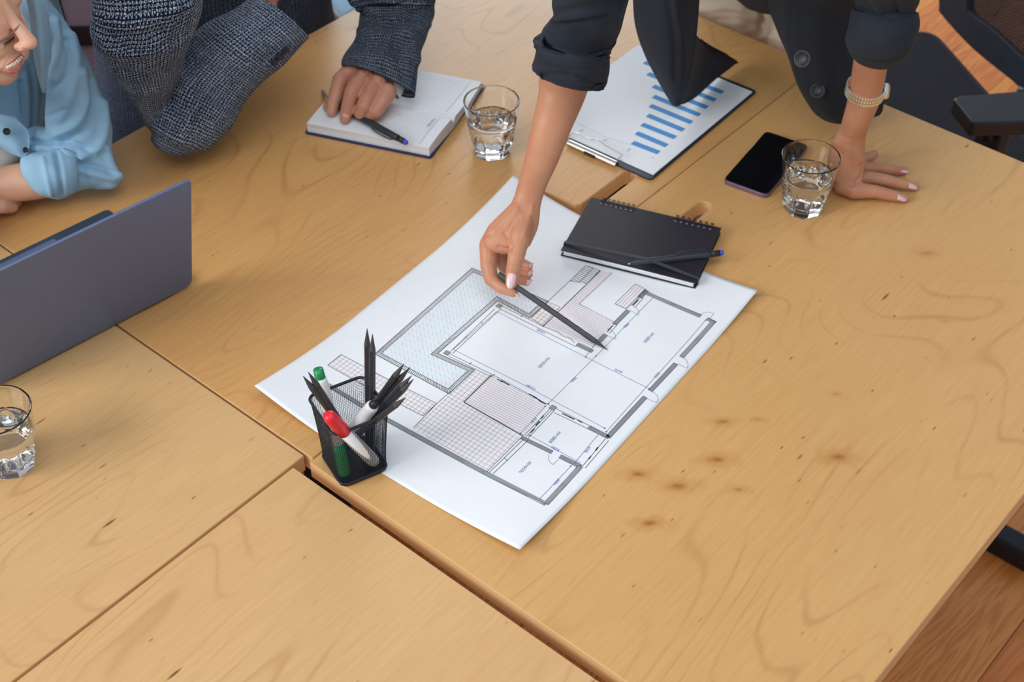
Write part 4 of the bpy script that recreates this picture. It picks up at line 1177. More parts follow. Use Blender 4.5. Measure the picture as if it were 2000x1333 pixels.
for k in range(5):
    a = 2 * PI * k / 5; e = np.array([-1.92 + .28 * math.cos(a), 1.36 + .28 * math.sin(a)])
    mk('base_leg', *tube([(-1.92, 1.36, -.68), (e[0], e[1], -.70)], [.028, .022], 12), M['blackplastic'], parent=c2)
# blue upholstered stool beyond the middle desk
bs = thing('upholstered_chair', 'pale blue chair seat glimpsed between the man\'s sleeves beyond the desk', 'chair', W(670, 0, -.74))
z0 = -.2
mk('seat', *prism([W(636, -14, z0), W(672, 34, z0), W(740, -10, z0), W(760, -80, z0), W(660, -90, z0)], z0 - .05, z0), M['blueseat'], parent=bs, smooth=False, bev=.01)
mk('seat_edge', *tube([W(626, -2, z0 + .05), W(634, 8, z0 + .05), W(658, 36, z0 + .05), W(690, 70, z0 + .02)], .0075, 10), M['palewood'], parent=bs)

# ================================================================ people
def B_(px, py, z, r): return (W(px, py, z), r)
def nail(parent, c, d, n, L, w, mat, name='fingernail'):
    """a curved nail plate; c centre, d pointing to the fingertip, n outward"""
    d = nrm(d); n = nrm(n - d * (n @ d)); s = np.cross(d, n); V = []; F = []; nu, nv = 10, 8
    for i in range(nu + 1):
        t = i / nu; y = (t - .5) * L
        hw_ = w / 2 * (1 if t < .45 else math.sqrt(max(.02, 1 - ((t - .45) / .56) ** 2))) * (1 if t > .12 else .86 + t)
        for j in range(nv + 1):
            a = (j / nv - .5) * 2
            V.append(c + d * y + s * hw_ * a - n * (hw_ * .45 * a * a) + n * .0006 - n * .0008 * (t - .3) ** 2 * 4)
    F = [[i * (nv + 1) + j, i * (nv + 1) + j + 1, (i + 1) * (nv + 1) + j + 1, (i + 1) * (nv + 1) + j] for i in range(nu) for j in range(nv)]
    V = np.array(V)
    o = mk(name, V, F, mat, parent=parent)
    md = o.modifiers.new('t', 'SOLIDIFY'); md.thickness = .0007; md.offset = 0
    return o
def rings(parts, R, n=36, sub=5):
    V, F, _ = loft(R, n, sub); parts.append((V, F))
def sleeve_obj(name, R, mat, parent, n=72, sub=10, folds=(), wr=(22, 22, 22, .0025), thick=.0025, open0=True, open1=True, uvs=True, cap0=False, cap1=False, seed=0.):
    V, F, UV = loft(R, n, sub, cap0=cap0, cap1=cap1, close_flat=False)
    V = wrinkle(V, F, wr[:3], wr[3], seed); 
    if folds: V = carve(V, F, folds)
    o = mk(name, V, F, mat, parent=parent, uv=UV)
    md = o.modifiers.new('t', 'SOLIDIFY'); md.thickness = thick; md.offset = -1
    return o

# ---------------------------------------------------------------- the standing woman in the black blazer
wl = thing('person', 'standing woman in a black blazer leaning on the desk, pointing with a pencil', 'person', (-1.1, 2.06, -.74))
parts = []
# right arm (left in the picture)
FR = [ringpx(1090, 70, 1170, 84, .325), ringpx(1056, 135, 1156, 150, .275, .9), ringpx(1051, 185, 1142, 195, .245, .88), ringpx(1038, 245, 1115, 256, .215, .85), ringpx(1024, 310, 1088, 322, .172, .82), ringpx(1011, 360, 1069, 362, .140, .78), ringpx(1001, 391, 1057, 398, .120, .72), ringpx(986, 414, 1054, 424, .108, .60), ringpx(962, 442, 1050, 448, .094, .5), ringpx(946, 466, 1036, 480, .083, .42)]
rings(parts, FR)
beads([B_(1005, 430, .100, .016), B_(985, 462, .080, .013)], parts); beads([B_(1020, 430, .100, .016), B_(1008, 455, .082, .013)], parts)
# thumb
beads([B_(1028, 418, .106, .0145), B_(1016, 462, .098, .0140), B_(1006, 512, .078, .0112), B_(1002, 532, .066, .0102), B_(999, 553, .0555, .0082)], parts)
# index finger
beads([B_(1012, 418, .108, .017), B_(972, 455, .088, .0160), B_(955, 479, .073, .0135), B_(954, 520, .052, .0112), B_(959, 545, .043, .0100), B_(980, 562, .040, .0090), B_(1002, 571, .0400, .0070)], parts)
# middle, ring and little finger curled behind the thumb
beads([B_(968, 462, .075, .0125), B_(975, 505, .046, .0098), B_(990, 530, .034, .0086), B_(1010, 545, .031, .0080), B_(1028, 550, .033, .0066)], parts)
beads([B_(985, 455, .072, .0125), B_(984, 495, .048, .0096), B_(1000, 520, .036, .0086), B_(1016, 533, .035, .0078), B_(1032, 536, .037, .0064)], parts)
beads([B_(1005, 450, .075, .0115), B_(1005, 490, .054, .0088), B_(1014, 512, .044, .0076), B_(1033, 520, .045, .0060)], parts)
# left arm and the hand pressed flat on the desk
FL = [ringpx(1680, 62, 1738, 66, .31), ringpx(1667, 128, 1731, 133, .228, .95), ringpx(1657, 188, 1719, 194, .168, .9), ringpx(1647, 228, 1702, 236, .129, .85), ringpx(1640, 252, 1693, 260, .104, .80), ringpx(1624, 280, 1690, 288, .078, .55), ringpx(1617, 312, 1689, 320, .052, .42), ringpx(1622, 340, 1685, 348, .032, .40), ringpx(1634, 360, 1680, 372, .020, .38)]
rings(parts, FL)
beads([B_(1648, 362, .018, .0145), B_(1668, 372, .0155, .0130), B_(1688, 373, .0150, .0115), B_(1708, 374, .0160, .0100), B_(1742, 382, .0105, .0086), B_(1768, 388, .0068, .0064)], parts)
beads([B_(1650, 350, .026, .0130), B_(1676, 348, .019, .0120), B_(1700, 348, .018, .0105), B_(1728, 352, .0165, .0096), B_(1762, 360, .0105, .0082), B_(1788, 366, .0068, .0060)], parts)
beads([B_(1652, 330, .030, .0120), B_(1680, 328, .020, .0105), B_(1706, 329, .018, .0096), B_(1736, 332, .014, .0086), B_(1766, 334, .0072, .0062)], parts)
beads([B_(1652, 310, .034, .0110), B_(1680, 313, .022, .0092), B_(1694, 308, .017, .0080), B_(1708, 301, .0095, .0062)], parts)
beads([B_(1648, 296, .058, .0120), B_(1634, 322, .034, .0110), B_(1622, 346, .0200, .0100), B_(1616, 362, .0090, .0080)], parts)
V, F = remesh(parts, .0013, 5)
V = carve(V, F, [
    # creases and tendons of the pointing hand
    ([(975, 482), (990, 487), (1000, 480)], 4, -.0022), ([(985, 455), (996, 470), (999, 490)], 4, -.0016), ([(996, 512), (1007, 514), (1017, 513)], 1.6, -.0006), ([(997, 518), (1008, 520), (1017, 519)], 1.6, -.0006), ([(998, 507), (1007, 508), (1015, 508)], 1.5, -.0004),
    ([(955, 548), (966, 541), (975, 535)], 2.2, -.0006), ([(1040, 400), (1034, 430), (1024, 460)], 5, .0011), ([(1012, 400), (1000, 430), (975, 460)], 6, .0007), ([(1020, 392), (1045, 402)], 3, -.0005),
    # the flat hand
    ([(1683, 322), (1684, 338), (1672, 356), (1660, 366)], 3.2, -.0022), ([(1702, 366), (1707, 371), (1704, 378)], 3, -.0005), ([(1722, 346), (1728, 350), (1726, 356)], 3, -.0005), ([(1640, 262), (1652, 270), (1664, 272)], 4, -.0008), ([(1668, 250), (1660, 285), (1662, 320)], 5, .0010)])
# carry the body on: upper arms, torso, neck (coarser, all under the blazer)
p2 = []
sR, sL = np.array([-1.29, 1.76, .60]), np.array([-.93, 1.80, .60]); eR, eL = W(1150, -20, .37), W(1712, -40, .37)
beads([(W(1142, 70, .325), .026), (W(1150, 0, .385), .028), (W(1165, -60, .44), .030), (sR, .045)], p2); beads([(W(1710, 60, .31), .024), (W(1727, -10, .375), .028), (W(1730, -70, .43), .030), (sL, .045)], p2)
beads([((-1.11, 2.08, .12), .09), ((-1.11, 1.99, .30), .105), ((-1.11, 1.86, .52), .14), ((-1.11, 1.78, .62), .10), ((-1.11, 1.69, .73), .055), ((-1.10, 1.66, .78), .055)], p2); beads([(sR, .055), (sL, .055)], p2)
beads([((-1.20, 2.08, .05), .06), ((-1.20, 2.05, -.30), .05), ((-1.20, 2.04, -.66), .040)], p2); beads([((-1.045, 2.08, .05), .06), ((-1.045, 2.05, -.30), .05), ((-1.045, 2.04, -.66), .040)], p2)
def face_head(c, f, up, p, k=1.0):
    """head, in metres: c centre, f facing direction, up"""
    f = nrm(f); up = nrm(up - f * (up @ f)); s = np.cross(up, f)   # s: the person's left
    def q(x, y, z): return c + k * (s * x + f * y + up * z)
    def E(x, y, z, a, b, d, tilt=0): 
        fy = nrm(f + up * tilt); uz = nrm(up - f * tilt); ellip(q(x, y, z), [s * a * k, fy * b * k, uz * d * k], p)
    E(0, -.012, .040, .074, .094, .080); E(0, .030, -.016, .060, .060, .080); E(0, .040, -.058, .040, .040, .032); E(0, .060, -.082, .018, .017, .015)
    for a in (-1, 1):
        E(a * .030, .054, -.032, .023, .023, .023); E(a * .075, -.012, -.015, .008, .018, .030); E(a * .031, .082, .020, .021, .012, .010, 0); E(a * .030, .072, .002, .015, .014, .013); E(a * .048, .030, -.068, .018, .035, .026)
        E(a * .0072, .1015, -.0435, .0062, .0105, .0060)
    beads([(q(0, .080, .014), .0068 * k), (q(0, .094, -.016), .0072 * k), (q(0, .110, -.040), .0090 * k)], p)
    E(0, .074, -.066, .022, .014, .013)
    beads([(q(0, -.02, -.07), .052 * k), (q(0, -.05, -.15), .055 * k)], p)
    return q, s, f, up
q1, *_ = face_head(np.array([-1.08, 1.60, .90]), np.array([.35, -.75, -.55]), np.array([.1, -.5, .85]), p2)
V2, F2 = remesh(p2, .006, 4)
Vb, Fb = join((V, F), (V2, F2)); body1 = mk('body', Vb, Fb, M['skin1'], parent=wl)
hair = []; ellip(q1(0, -.03, .055), [np.array([.086, 0, 0]), np.array([0, .10, 0]), np.array([0, 0, .085])], hair); beads([(q1(0, -.09, .03), .06), (q1(0, -.10, -.12), .05)], hair); mk('hair', *remesh(hair, .005, 4), M['hair'], parent=wl)
toc = lambda p: nrm(CAM - p)
c = W(998, 549, .0645); nail(wl, c, W(997, 562, .0555) - W(1001, 538, .066), toc(c) + .15 * EZ, .0205, .0118, M['nail'])
for (a, b_, L, wd) in (((1029, 553, .0385), (1041, 550, .0345), .013, .007), ((1033, 537, .042), (1042, 530, .040), .013, .007), ((1035, 521, .049), (1042, 516, .047), .011, .006)):
    A, Bb = W(*a), W(*b_); nail(wl, (A + Bb) / 2, Bb - A, toc(A) * .6 + c2w(.2, -.6, .2) * .4, L, wd, M['nail'])
A, Bb = W(1000, 575, .040), W(1013, 580, .036); nail(wl, (A + Bb) / 2, Bb - A, c2w(-.1, -1, .3), .013, .008, M['nail'])
for (a, b_, L, wd) in (((1750, 382, .0165), (1774, 390, .0085), .0165, .0105), ((1772, 360, .0160), (1796, 366, .0085), .0170, .0105), ((1755, 330, .0150), (1777, 334, .0085), .0155, .0095), ((1700, 302, .0150), (1714, 298, .0095), .0115, .0080)):
    A, Bb = W(*a), W(*b_); m_ = (A + Bb) / 2; nail(wl, m_ + (Bb - A) * .02, Bb - A, EZ * .8 + toc(A) * .3, L, wd, M['nail'])
# sleeves
SR = [ringpx(1100, -170, 1300, -170, .52), ringpx(1082, -60, 1242, -70, .44), ringpx(1077, 0, 1224, 0, .39), ringpx(1080, 32, 1214, 44, .36), ringpx(1064, 62, 1200, 84, .332), ringpx(1060, 84, 1186, 112, .315)]
sleeve_obj('blazer_sleeve', SR, M['blazer'], wl, folds=[([(1085, 35), (1120, 30), (1170, 22), (1200, 14)], 9, .006), ([(1085, 48), (1130, 42), (1180, 30)], 6, -.005), ([(1078, 60), (1075, 30), (1078, 0)], 6, .003), ([(1200, 60), (1205, 20), (1215, 0)], 8, .004), ([(1090, 10), (1140, -5), (1200, -20)], 8, .005)], wr=(12, 12, 12, .005), seed=3.)
CRr = [ringpx(1063, 64, 1196, 94, .337, 1.02), ringpx(1050, 76, 1190, 104, .327, 1.04), ringpx(1046, 90, 1190, 118, .318, 1.04), ringpx(1043, 116, 1188, 138, .300, .95), ringpx(1041, 131, 1184, 153, .289, .92), ringpx(1050, 144, 1180, 164, .281, .84)]
sleeve_obj('turned_cuff', CRr, M['blazer'], wl, folds=[([(1042, 138), (1080, 134), (1130, 142), (1180, 160)], 5, .0025), ([(1050, 148), (1085, 143), (1130, 150), (1178, 168)], 4, -.003), ([(1120, 150), (1130, 160)], 4, .002)], wr=(16, 16, 16, .004), thick=.004, seed=8.)
SL = [ringpx(1640, -170, 1830, -170, .50), ringpx(1655, -70, 1805, -70, .43), ringpx(1664, -10, 1790, -10, .375), ringpx(1668, 20, 1786, 24, .352), ringpx(1668, 52, 1786, 60, .330)]
sleeve_obj('blazer_sleeve', SL, M['blazer'], wl, folds=[([(1700, -20), (1715, 10), (1725, 40)], 8, .005), ([(1745, -20), (1750, 10), (1755, 42)], 7, -.004)], wr=(12, 12, 12, .004), seed=5.)
CLl = [ringpx(1664, 18, 1794, 24, .358, .75), ringpx(1660, 40, 1796, 46, .345, .9), ringpx(1656, 62, 1790, 68, .330, .9), ringpx(1652, 82, 1778, 92, .308, .78), ringpx(1656, 94, 1768, 104, .296, .70), ringpx(1666, 104, 1750, 112, .284, .62)]
sleeve_obj('turned_cuff', CLl, M['blazer'], wl, folds=[([(1653, 94), (1690, 112), (1740, 112), (1778, 98)], 3, .0018), ([(1656, 102), (1690, 119), (1740, 119), (1770, 108)], 3, -.0028)], wr=(16, 16, 16, .0025), thick=.004, seed=9.)
# blazer torso (mostly above the frame)
pt_ = []
beads([((-1.11, 2.03, .16), .165), ((-1.11, 1.96, .34), .150), ((-1.11, 1.87, .50), .160), ((-1.11, 1.82, .58), .145)], pt_); beads([(sR, .075), (sL, .075)], pt_); beads([(W(1180, -150, .52), .062), (sR, .075)], pt_); beads([(W(1735, -150, .50), .058), (sL, .075)], pt_)
V, F = remesh(pt_, .006, 6); V = wrinkle(V, F, (9, 9, 9), .006); mk('blazer_body', V, F, M['blazer'], parent=wl)
# front panel hanging over the clipboard
R_ = [[('w', -1.235, 1.76, .52), ('w', -1.205, 1.73, .52), ('w', -1.17, 1.715, .52), ('w', -1.135, 1.71, .52), ('w', -1.10, 1.715, .52)],
      [(1215, -160, .38), (1250, -165, .40), (1300, -170, .41), (1345, -160, .40), (1385, -150, .37)],
      [(1236, -40, .265), (1262, -45, .285), (1300, -45, .300), (1335, -40, .295), (1366, -35, .265)],
      [(1243, 45, .180), (1264, 42, .200), (1298, 42, .215), (1330, 45, .210), (1359, 50, .180)],
      [(1262, 105, .120), (1280, 105, .140), (1303, 106, .150), (1328, 108, .146), (1351, 112, .120)],
      [(1289, 158, .074), (1300, 159, .088), (1312, 160, .095), (1326, 161, .092), (1340, 164, .078)],
      [(1315, 203, .036), (1317, 204, .038), (1320, 205, .040), (1323, 205, .040), (1326, 204, .038)]]
V, F = sheet(R_, 8, .003)
V = carve(V, F, [([(1310, -60), (1322, 20), (1333, 90), (1333, 140), (1326, 180)], 6, .004), ([(1295, -60), (1308, 20), (1318, 90), (1318, 150)], 6, -.003)]); mk('blazer_front_panel', V, F, M['blazer'], parent=wl)
L_ = [[(1352, 60, .150), (1366, 75, .120), (1372, 82, .100), (1376, 88, .080)],
      [(1350, 105, .115), (1374, 95, .075), (1400, 102, .050), (1437, 117, .020)],
      [(1340, 150, .080), (1360, 140, .050), (1390, 135, .028), (1431, 127, .013)],
      [(1330, 182, .055), (1348, 176, .034), (1372, 166, .020), (1400, 150, .011)],
      [(1320, 204, .034), (1334, 202, .024), (1348, 195, .018), (1362, 184, .013)]]
V, F = sheet(L_, 8, .0025); mk('blazer_lining', V, F, M['lining'], parent=wl)
# the other front, with two buttons
R2 = [[('w', -1.09, 1.715, .52), ('w', -1.05, 1.71, .52), ('w', -1.01, 1.72, .52), ('w', -.97, 1.745, .52), ('w', -.93, 1.80, .50)],
      [(1500, -120, .38), (1545, -115, .41), (1600, -110, .42), (1660, -110, .41), (1730, -110, .34)],
      [(1503, 0, .240), (1548, 0, .275), (1600, 4, .285), (1660, 10, .275), (1722, 20, .22)],
      [(1521, 58, .180), (1546, 60, .215), (1600, 66, .225), (1660, 70, .215), (1724, 80, .165)],
      [(1542, 108, .130), (1553, 112, .160), (1600, 118, .172), (1660, 125, .165), (1724, 130, .125)],
      [(1561, 165, .082), (1569, 168, .105), (1606, 172, .118), (1660, 180, .112), (1724, 180, .080)],
      [(1588, 212, .048), (1600, 216, .058), (1622, 222, .064), (1665, 222, .058), (1722, 212, .040)],
      [(1606, 229, .034), (1622, 236, .036), (1645, 239, .038), (1675, 236, .034), (1715, 223, .022)]]
V, F = sheet(R2, 9, .003)
V = carve(V, F, [([(1554, -20), (1543, 45), (1545, 100), (1566, 160)], 5, -.003), ([(1650, -20), (1640, 60), (1635, 130), (1640, 200)], 16, -.006), ([(1610, -40), (1600, 60), (1606, 140), (1625, 215)], 18, .005)]); panel_ = mk('blazer_front_panel', V, F, M['blazer'], parent=wl)
for (bx, by, bz) in ((1568, 115, .158), (1598, 177, .111)):
    kq = np.argmin(np.hypot(*(proj(V) - (bx, by)).T) + 800 * ((V - CAM) @ FWD)); cb0 = V[kq]; n_ = nrm(toc(cb0) + c2w(-.75, .1, .2) * .35); cb0 = PD(bx, by, depth(cb0)) + n_ * .0015
    mk('button', *lathe([(.0008, -.001), (.0108, -.001), (.0118, .0008), (.0112, .0024), (.0090, .0026), (.0080, .0014), (.0004, .0013)], 28, cb0, n_), M['button'], parent=panel_)
# trousers
pt_ = []
for xx in (-1.215, -1.045): beads([((xx, 2.06, .16), .095), ((xx, 2.04, -.02), .092), ((xx, 2.05, -.30), .075), ((xx, 2.05, -.66), .056)], pt_)
beads([((-1.22, 2.06, .12), .095), ((-1.04, 2.06, .12), .095)], pt_)
V, F = remesh(pt_, .005, 6); V = wrinkle(V, F, (14, 14, 30), .006, 3)
V = carve(V, F, [([(1494, -30), (1490, 20), (1488, 60)], 6, -.008), ([(1370, 20), (1430, 14), (1480, 30)], 6, .005), ([(1400, 40), (1450, 40), (1486, 52)], 5, -.004), ([(1490, 70), (1520, 75), (1540, 85)], 5, .005)])
mk('trousers', V, F, M['trouser'], parent=wl)
for xx in (-1.215, -1.045):
    pt_ = []; beads([((xx, 2.08, -.70), .036), ((xx, 1.95, -.712), .026)], pt_); Vs, Fs = remesh(pt_, .004, 3); Vs[:, 2] = np.maximum(Vs[:, 2], -.7395); mk('shoe', Vs, Fs, M['blackplastic'], parent=wl)
# watch: case plus linked bracelet round the wrist
wc, wa, wb = ringpx(1656, 172, 1724, 180, .180, .90); wax = nrm(W(1699, 131, .228) - W(1668, 256, .104)); wb = wb - wax * (wb @ wax); wb = nrm(wb) * np.linalg.norm(wa) * .90; wa = wa - wax * (wa @ wax)
wt = thing('wristwatch', 'two-tone steel and gold bracelet watch on the leaning wrist', 'watch', wc)
NL = 44
for k in range(NL):
    a = 2 * PI * k / NL
    if abs(((a + PI) % (2 * PI)) - PI) < .28: continue
    for row, (off, wd, mt) in enumerate(((-.0062, .0021, 'silver'), (-.0034, .0009, 'gold'), (0, .0023, 'silver'), (.0034, .0009, 'gold'), (.0062, .0021, 'silver'))):
        aa = a + (0 if row % 2 == 0 else PI / NL); rad = wa * math.cos(aa) + wb * math.sin(aa); tn = nrm(-wa * math.sin(aa) + wb * math.cos(aa)); n_ = nrm(np.cross(tn, wax)); n_ = n_ if n_ @ rad > 0 else -n_
        V, F = boxo(wc + rad * 1.07 + wax * off, tn, wax, n_, np.linalg.norm(wa) * PI / NL * .86, wd, .0011); mk('gold_link' if mt == 'gold' else 'bracelet_link', V, F, M[mt], parent=wt, smooth=False)
rad = wa; n_ = nrm(wa)
mk('watch_case', *lathe([(.001, -.002), (.0125, -.002), (.0112, 0), (.0112, .0030), (.0104, .0044), (.0090, .0048), (.001, .0054)], 40, wc + rad * 1.08, n_), M['silver'], parent=wt)
mk('bezel', *lathe([(.0085, .0046), (.0095, .0060), (.0106, .0050), (.0110, .0040)], 40, wc + rad * 1.08, n_), M['gold'], parent=wt)
mk('watch_dial', *lathe([(.0004, .0050), (.0088, .0050)], 32, wc + rad * 1.08, n_), M['paper'], parent=wt)

# ---------------------------------------------------------------- the seated man in the tweed jacket
mn = thing('person', 'seated man in a navy tweed jacket, elbow on the desk, other fist over the planner', 'person', (-1.95, 1.36, -.74))
parts = []
# left hand: wrist, back of the hand, four curled fingers and the thumb
rings(parts, [ringpx(722, 44, 800, 40, .092, .5), ringpx(686, 110, 800, 120, .068, .6), ringpx(672, 138, 782, 156, .058, .50), ringpx(666, 150, 774, 184, .050, .42)])
beads([B_(690, 136, .070, .0155), B_(676, 146, .066, .0135), B_(664, 156, .064, .0122), B_(656, 186, .046, .0112), B_(651, 200, .040, .0104), B_(648, 217, .031, .0088)], parts)
beads([B_(716, 146, .068, .0155), B_(700, 162, .066, .0135), B_(688, 180, .062, .0128), B_(681, 204, .045, .0114), B_(676, 222, .033, .0100), B_(674, 232, .029, .0084)], parts)
beads([B_(738, 160, .064, .0150), B_(722, 184, .060, .0130), B_(712, 205, .053, .0122), B_(704, 220, .038, .0108), B_(700, 218, .032, .0090)], parts)
beads([B_(757, 180, .056, .0145), B_(746, 200, .051, .0125), B_(734, 218, .044, .0116), B_(724, 226, .033, .0104), B_(716, 220, .031, .0090)], parts)
beads([B_(690, 160, .048, .0130), B_(665, 185, .034, .0110), B_(650, 200, .031, .0096), B_(641, 208, .030, .0086)], parts)
# right hand near the chin
rings(parts, [ringpx(516, 40, 550, 62, .172, .7), ringpx(502, 12, 542, 28, .188, .7), ringpx(494, -8, 542, 4, .204, .7), ringpx(488, -36, 548, -32, .232, .7)])
for k in range(4): beads([B_(500 + k * 14, -30, .225, .013), B_(488 + k * 15, -62, .26, .0115), B_(494 + k * 13, -80, .25, .0105), B_(508 + k * 9, -66, .235, .0095)], parts)
beads([B_(538, -14, .205, .013), B_(556, -45, .235, .0115), B_(548, -72, .25, .009)], parts)
V, F = remesh(parts, .0014, 5)
V = carve(V, F, [([(655, 155), (664, 152), (673, 157)], 2.5, -.0008), ([(676, 176), (688, 171), (700, 177)], 2.5, -.0008), ([(676, 184), (688, 182), (698, 186)], 2, -.0005), ([(704, 198), (714, 193), (724, 198)], 2.5, -.0007), ([(689, 133), (705, 140), (716, 150)], 4, .0010), ([(712, 152), (722, 148), (735, 158)], 3, -.0012), ([(726, 166), (734, 160), (742, 170)], 3, -.0010), ([(720, 130), (717, 142)], 3, .0010), ([(650, 205), (656, 203), (664, 206)], 1.6, -.0004)])
p2 = []
sh2, sh1 = np.array([-1.84, 1.54, .36]), np.array([-1.80, 1.21, .36])
beads([((-1.88, 1.38, -.20), .12), ((-1.86, 1.38, .05), .11), ((-1.84, 1.38, .25), .115), ((-1.82, 1.38, .38), .07), ((-1.78, 1.36, .50), .052)], p2)
beads([(sh1, .06), (sh2, .06)], p2); beads([(sh1, .05), (W(285, -20, .33), .035), (W(288, 100, .21), .024), (W(330, 238, .062), .012), (W(420, 150, .11), .018), (W(526, 52, .170), .016)], p2); beads([(sh2, .055), (W(720, -170, .20), .036), (W(762, -30, .135), .022), (W(765, 40, .10), .020)], p2)
beads([((-1.95, 1.26, -.24), .085), ((-1.52, 1.26, -.22), .062), ((-1.50, 1.26, -.66), .045)], p2); beads([((-1.95, 1.46, -.24), .085), ((-1.52, 1.46, -.22), .062), ((-1.50, 1.46, -.66), .045)], p2)
q2, *_ = face_head(np.array([-1.68, 1.35, .64]), np.array([.8, .25, -.5]), np.array([.4, 0, .9]), p2)
V2, F2 = remesh(p2, .006, 4); Vb, Fb = join((V, F), (V2, F2)); mk('body', Vb, Fb, M['skin2'], parent=mn)
hair = []; ellip(q2(0, -.03, .062), [np.array([.10, 0, 0]), np.array([0, .082, 0]), np.array([0, 0, .075])], hair); mk('hair', *remesh(hair, .005, 4), M['hair'], parent=mn)
for (a, b_, n_) in (((649, 208, .0405), (646, 221, .032), .4), ((675, 225, .0375), (672, 236, .029), .4)):
    A, Bb = W(*a), W(*b_); nail(mn, (A + Bb) / 2, Bb - A, toc(A) + EZ * n_, .0125, .0118, M['nail2'])
# left sleeve
S2 = [(np.array([-1.84, 1.50, .35]), np.array([.03, .09, 0]), np.array([.0, -.0, .09])), (np.array([-1.74, 1.54, .31]), np.array([.05, .075, 0]), np.array([.04, -.02, .07])), (np.array([-1.64, 1.555, .25]), np.array([.052, .055, 0]), np.array([.05, -.04, .05])), ringpx(655, -80, 858, -105, .185, .9), ringpx(672, -40, 856, -60, .150, .85), ringpx(681, 0, 848, -4, .125, .72), ringpx(703, 20, 846, 26, .110, .66), ringpx(702, 42, 838, 54, .100, .62), ringpx(693, 75, 828, 86, .090, .58), ringpx(679, 102, 820, 118, .080, .55), ringpx(669, 124, 814, 154, .070, .50), ringpx(672, 132, 808, 186, .062, .46)]
sleeve_obj('jacket_sleeve', S2, M['tweed2'], mn, folds=[([(690, 6), (730, 20), (790, 14), (845, 0)], 8, .007), ([(700, 30), (750, 42), (810, 32)], 6, -.007), ([(698, 60), (740, 70), (800, 62), (835, 50)], 8, .006), ([(690, 86), (740, 92), (800, 84)], 6, -.005), ([(780, 30), (800, 70), (815, 120)], 9, .006), ([(760, 50), (775, 95), (790, 150)], 8, -.005)], wr=(14, 14, 14, .005), thick=.004, seed=2.)
S2c = [ringpx(684, 118, 797, 160, .061, .40), ringpx(687, 124, 790, 178, .056, .38), ringpx(690, 132, 780, 192, .052, .36)]
sleeve_obj('shirt_cuff', S2c, M['white'], mn, wr=(20, 20, 20, .001), thick=.0015)
# right sleeve: upper arm down to the elbow and the raised forearm
UA = [(np.array([-1.84, 1.27, .36]), np.array([.02, .095, 0]), np.array([0, 0, .095])), (np.array([-1.74, 1.18, .37]), np.array([.04, .08, 0]), np.array([.03, -.02, .08])), (np.array([-1.62, 1.10, .372]), np.array([.05, .066, 0]), np.array([.05, -.04, .058])), (np.array([-1.535, 1.04, .355]), np.array([.057, .055, 0]), np.array([.05, -.05, .045])), ringpx(180, 0, 392, -14, .31), ringpx(190, 55, 380, 48, .26), ringpx(213, 105, 366, 100, .205), ringpx(240, 150, 350, 150, .155), ringpx(262, 200, 344, 205, .100), ringpx(285, 240, 352, 250, .060), ringpx(304, 266, 372, 268, .045, .8)]
V, F, UV = loft(UA, 96, 12)
V = wrinkle(V, F, (13, 13, 13), .006, 1.)
V = carve(V, F, [([(190, 30), (240, 45), (310, 30), (370, 10)], 9, .006), ([(195, 60), (250, 75), (320, 62)], 8, -.005), ([(205, 95), (260, 105), (330, 92)], 8, .006), ([(235, 140), (275, 150), (320, 140)], 7, -.006), ([(255, 175), (285, 180), (310, 170)], 7, .006)])
mk('jacket_sleeve', V, F, M['tweed'], parent=mn, uv=UV)
FA = [ringpx(296, 256, 376, 298, .046, .75), ringpx(286, 226, 412, 286, .060, .82), ringpx(298, 184, 442, 250, .083, .86), ringpx(330, 126, 468, 210, .109, .9), ringpx(372, 80, 502, 172, .133, .9), ringpx(415, 45, 537, 140, .154, .9), ringpx(458, 18, 572, 104, .171, .86), ringpx(496, -6, 604, 74, .184, .80)]
V, F, UV = loft(FA, 96, 12, cap0=True, cap1=False)
V = wrinkle(V, F, (13, 13, 13), .0045, 7.)
V = carve(V, F, [([(318, 160), (332, 190), (340, 230)], 7, -.006), ([(345, 130), (362, 165), (372, 215), (368, 250)], 9, .006), ([(310, 200), (330, 215), (345, 240)], 6, .005), ([(420, 190), (400, 220), (380, 240)], 9, -.004)])
o = fsleeve = mk('jacket_sleeve', V, F, M['tweed'], parent=mn, uv=UV); md = o.modifiers.new('t', 'SOLIDIFY'); md.thickness = .004; md.offset = -1
FC = [ringpx(474, 26, 578, 88, .172, .60), ringpx(500, 4, 586, 62, .183, .56), ringpx(506, -4, 574, 44, .187, .48)]
sleeve_obj('shirt_cuff', FC, M['white'], mn, wr=(20, 20, 20, .001), thick=.0015)
for (bx, by, bz) in ((558, 98, .125), (547, 110, .122), (536, 121, .118)):
    fV = np.array([v.co[:] for v in fsleeve.data.vertices]) + np.array(mn.location); kq = np.argmin(np.hypot(*(proj(fV) - (bx, by)).T) + 300 * ((fV - CAM) @ FWD)); n_ = nrm(c2w(.45, -.50, .75)); cb0 = PD(bx, by, depth(fV[kq]) - .003); mk('sleeve_button', *lathe([(.0008, -.003), (.0052, -.003), (.0058, .0008), (.0052, .0020), (.0040, .0020), (.0034, .0013), (.0004, .0012)], 24, cb0, n_), M['clipboard'], parent=fsleeve)
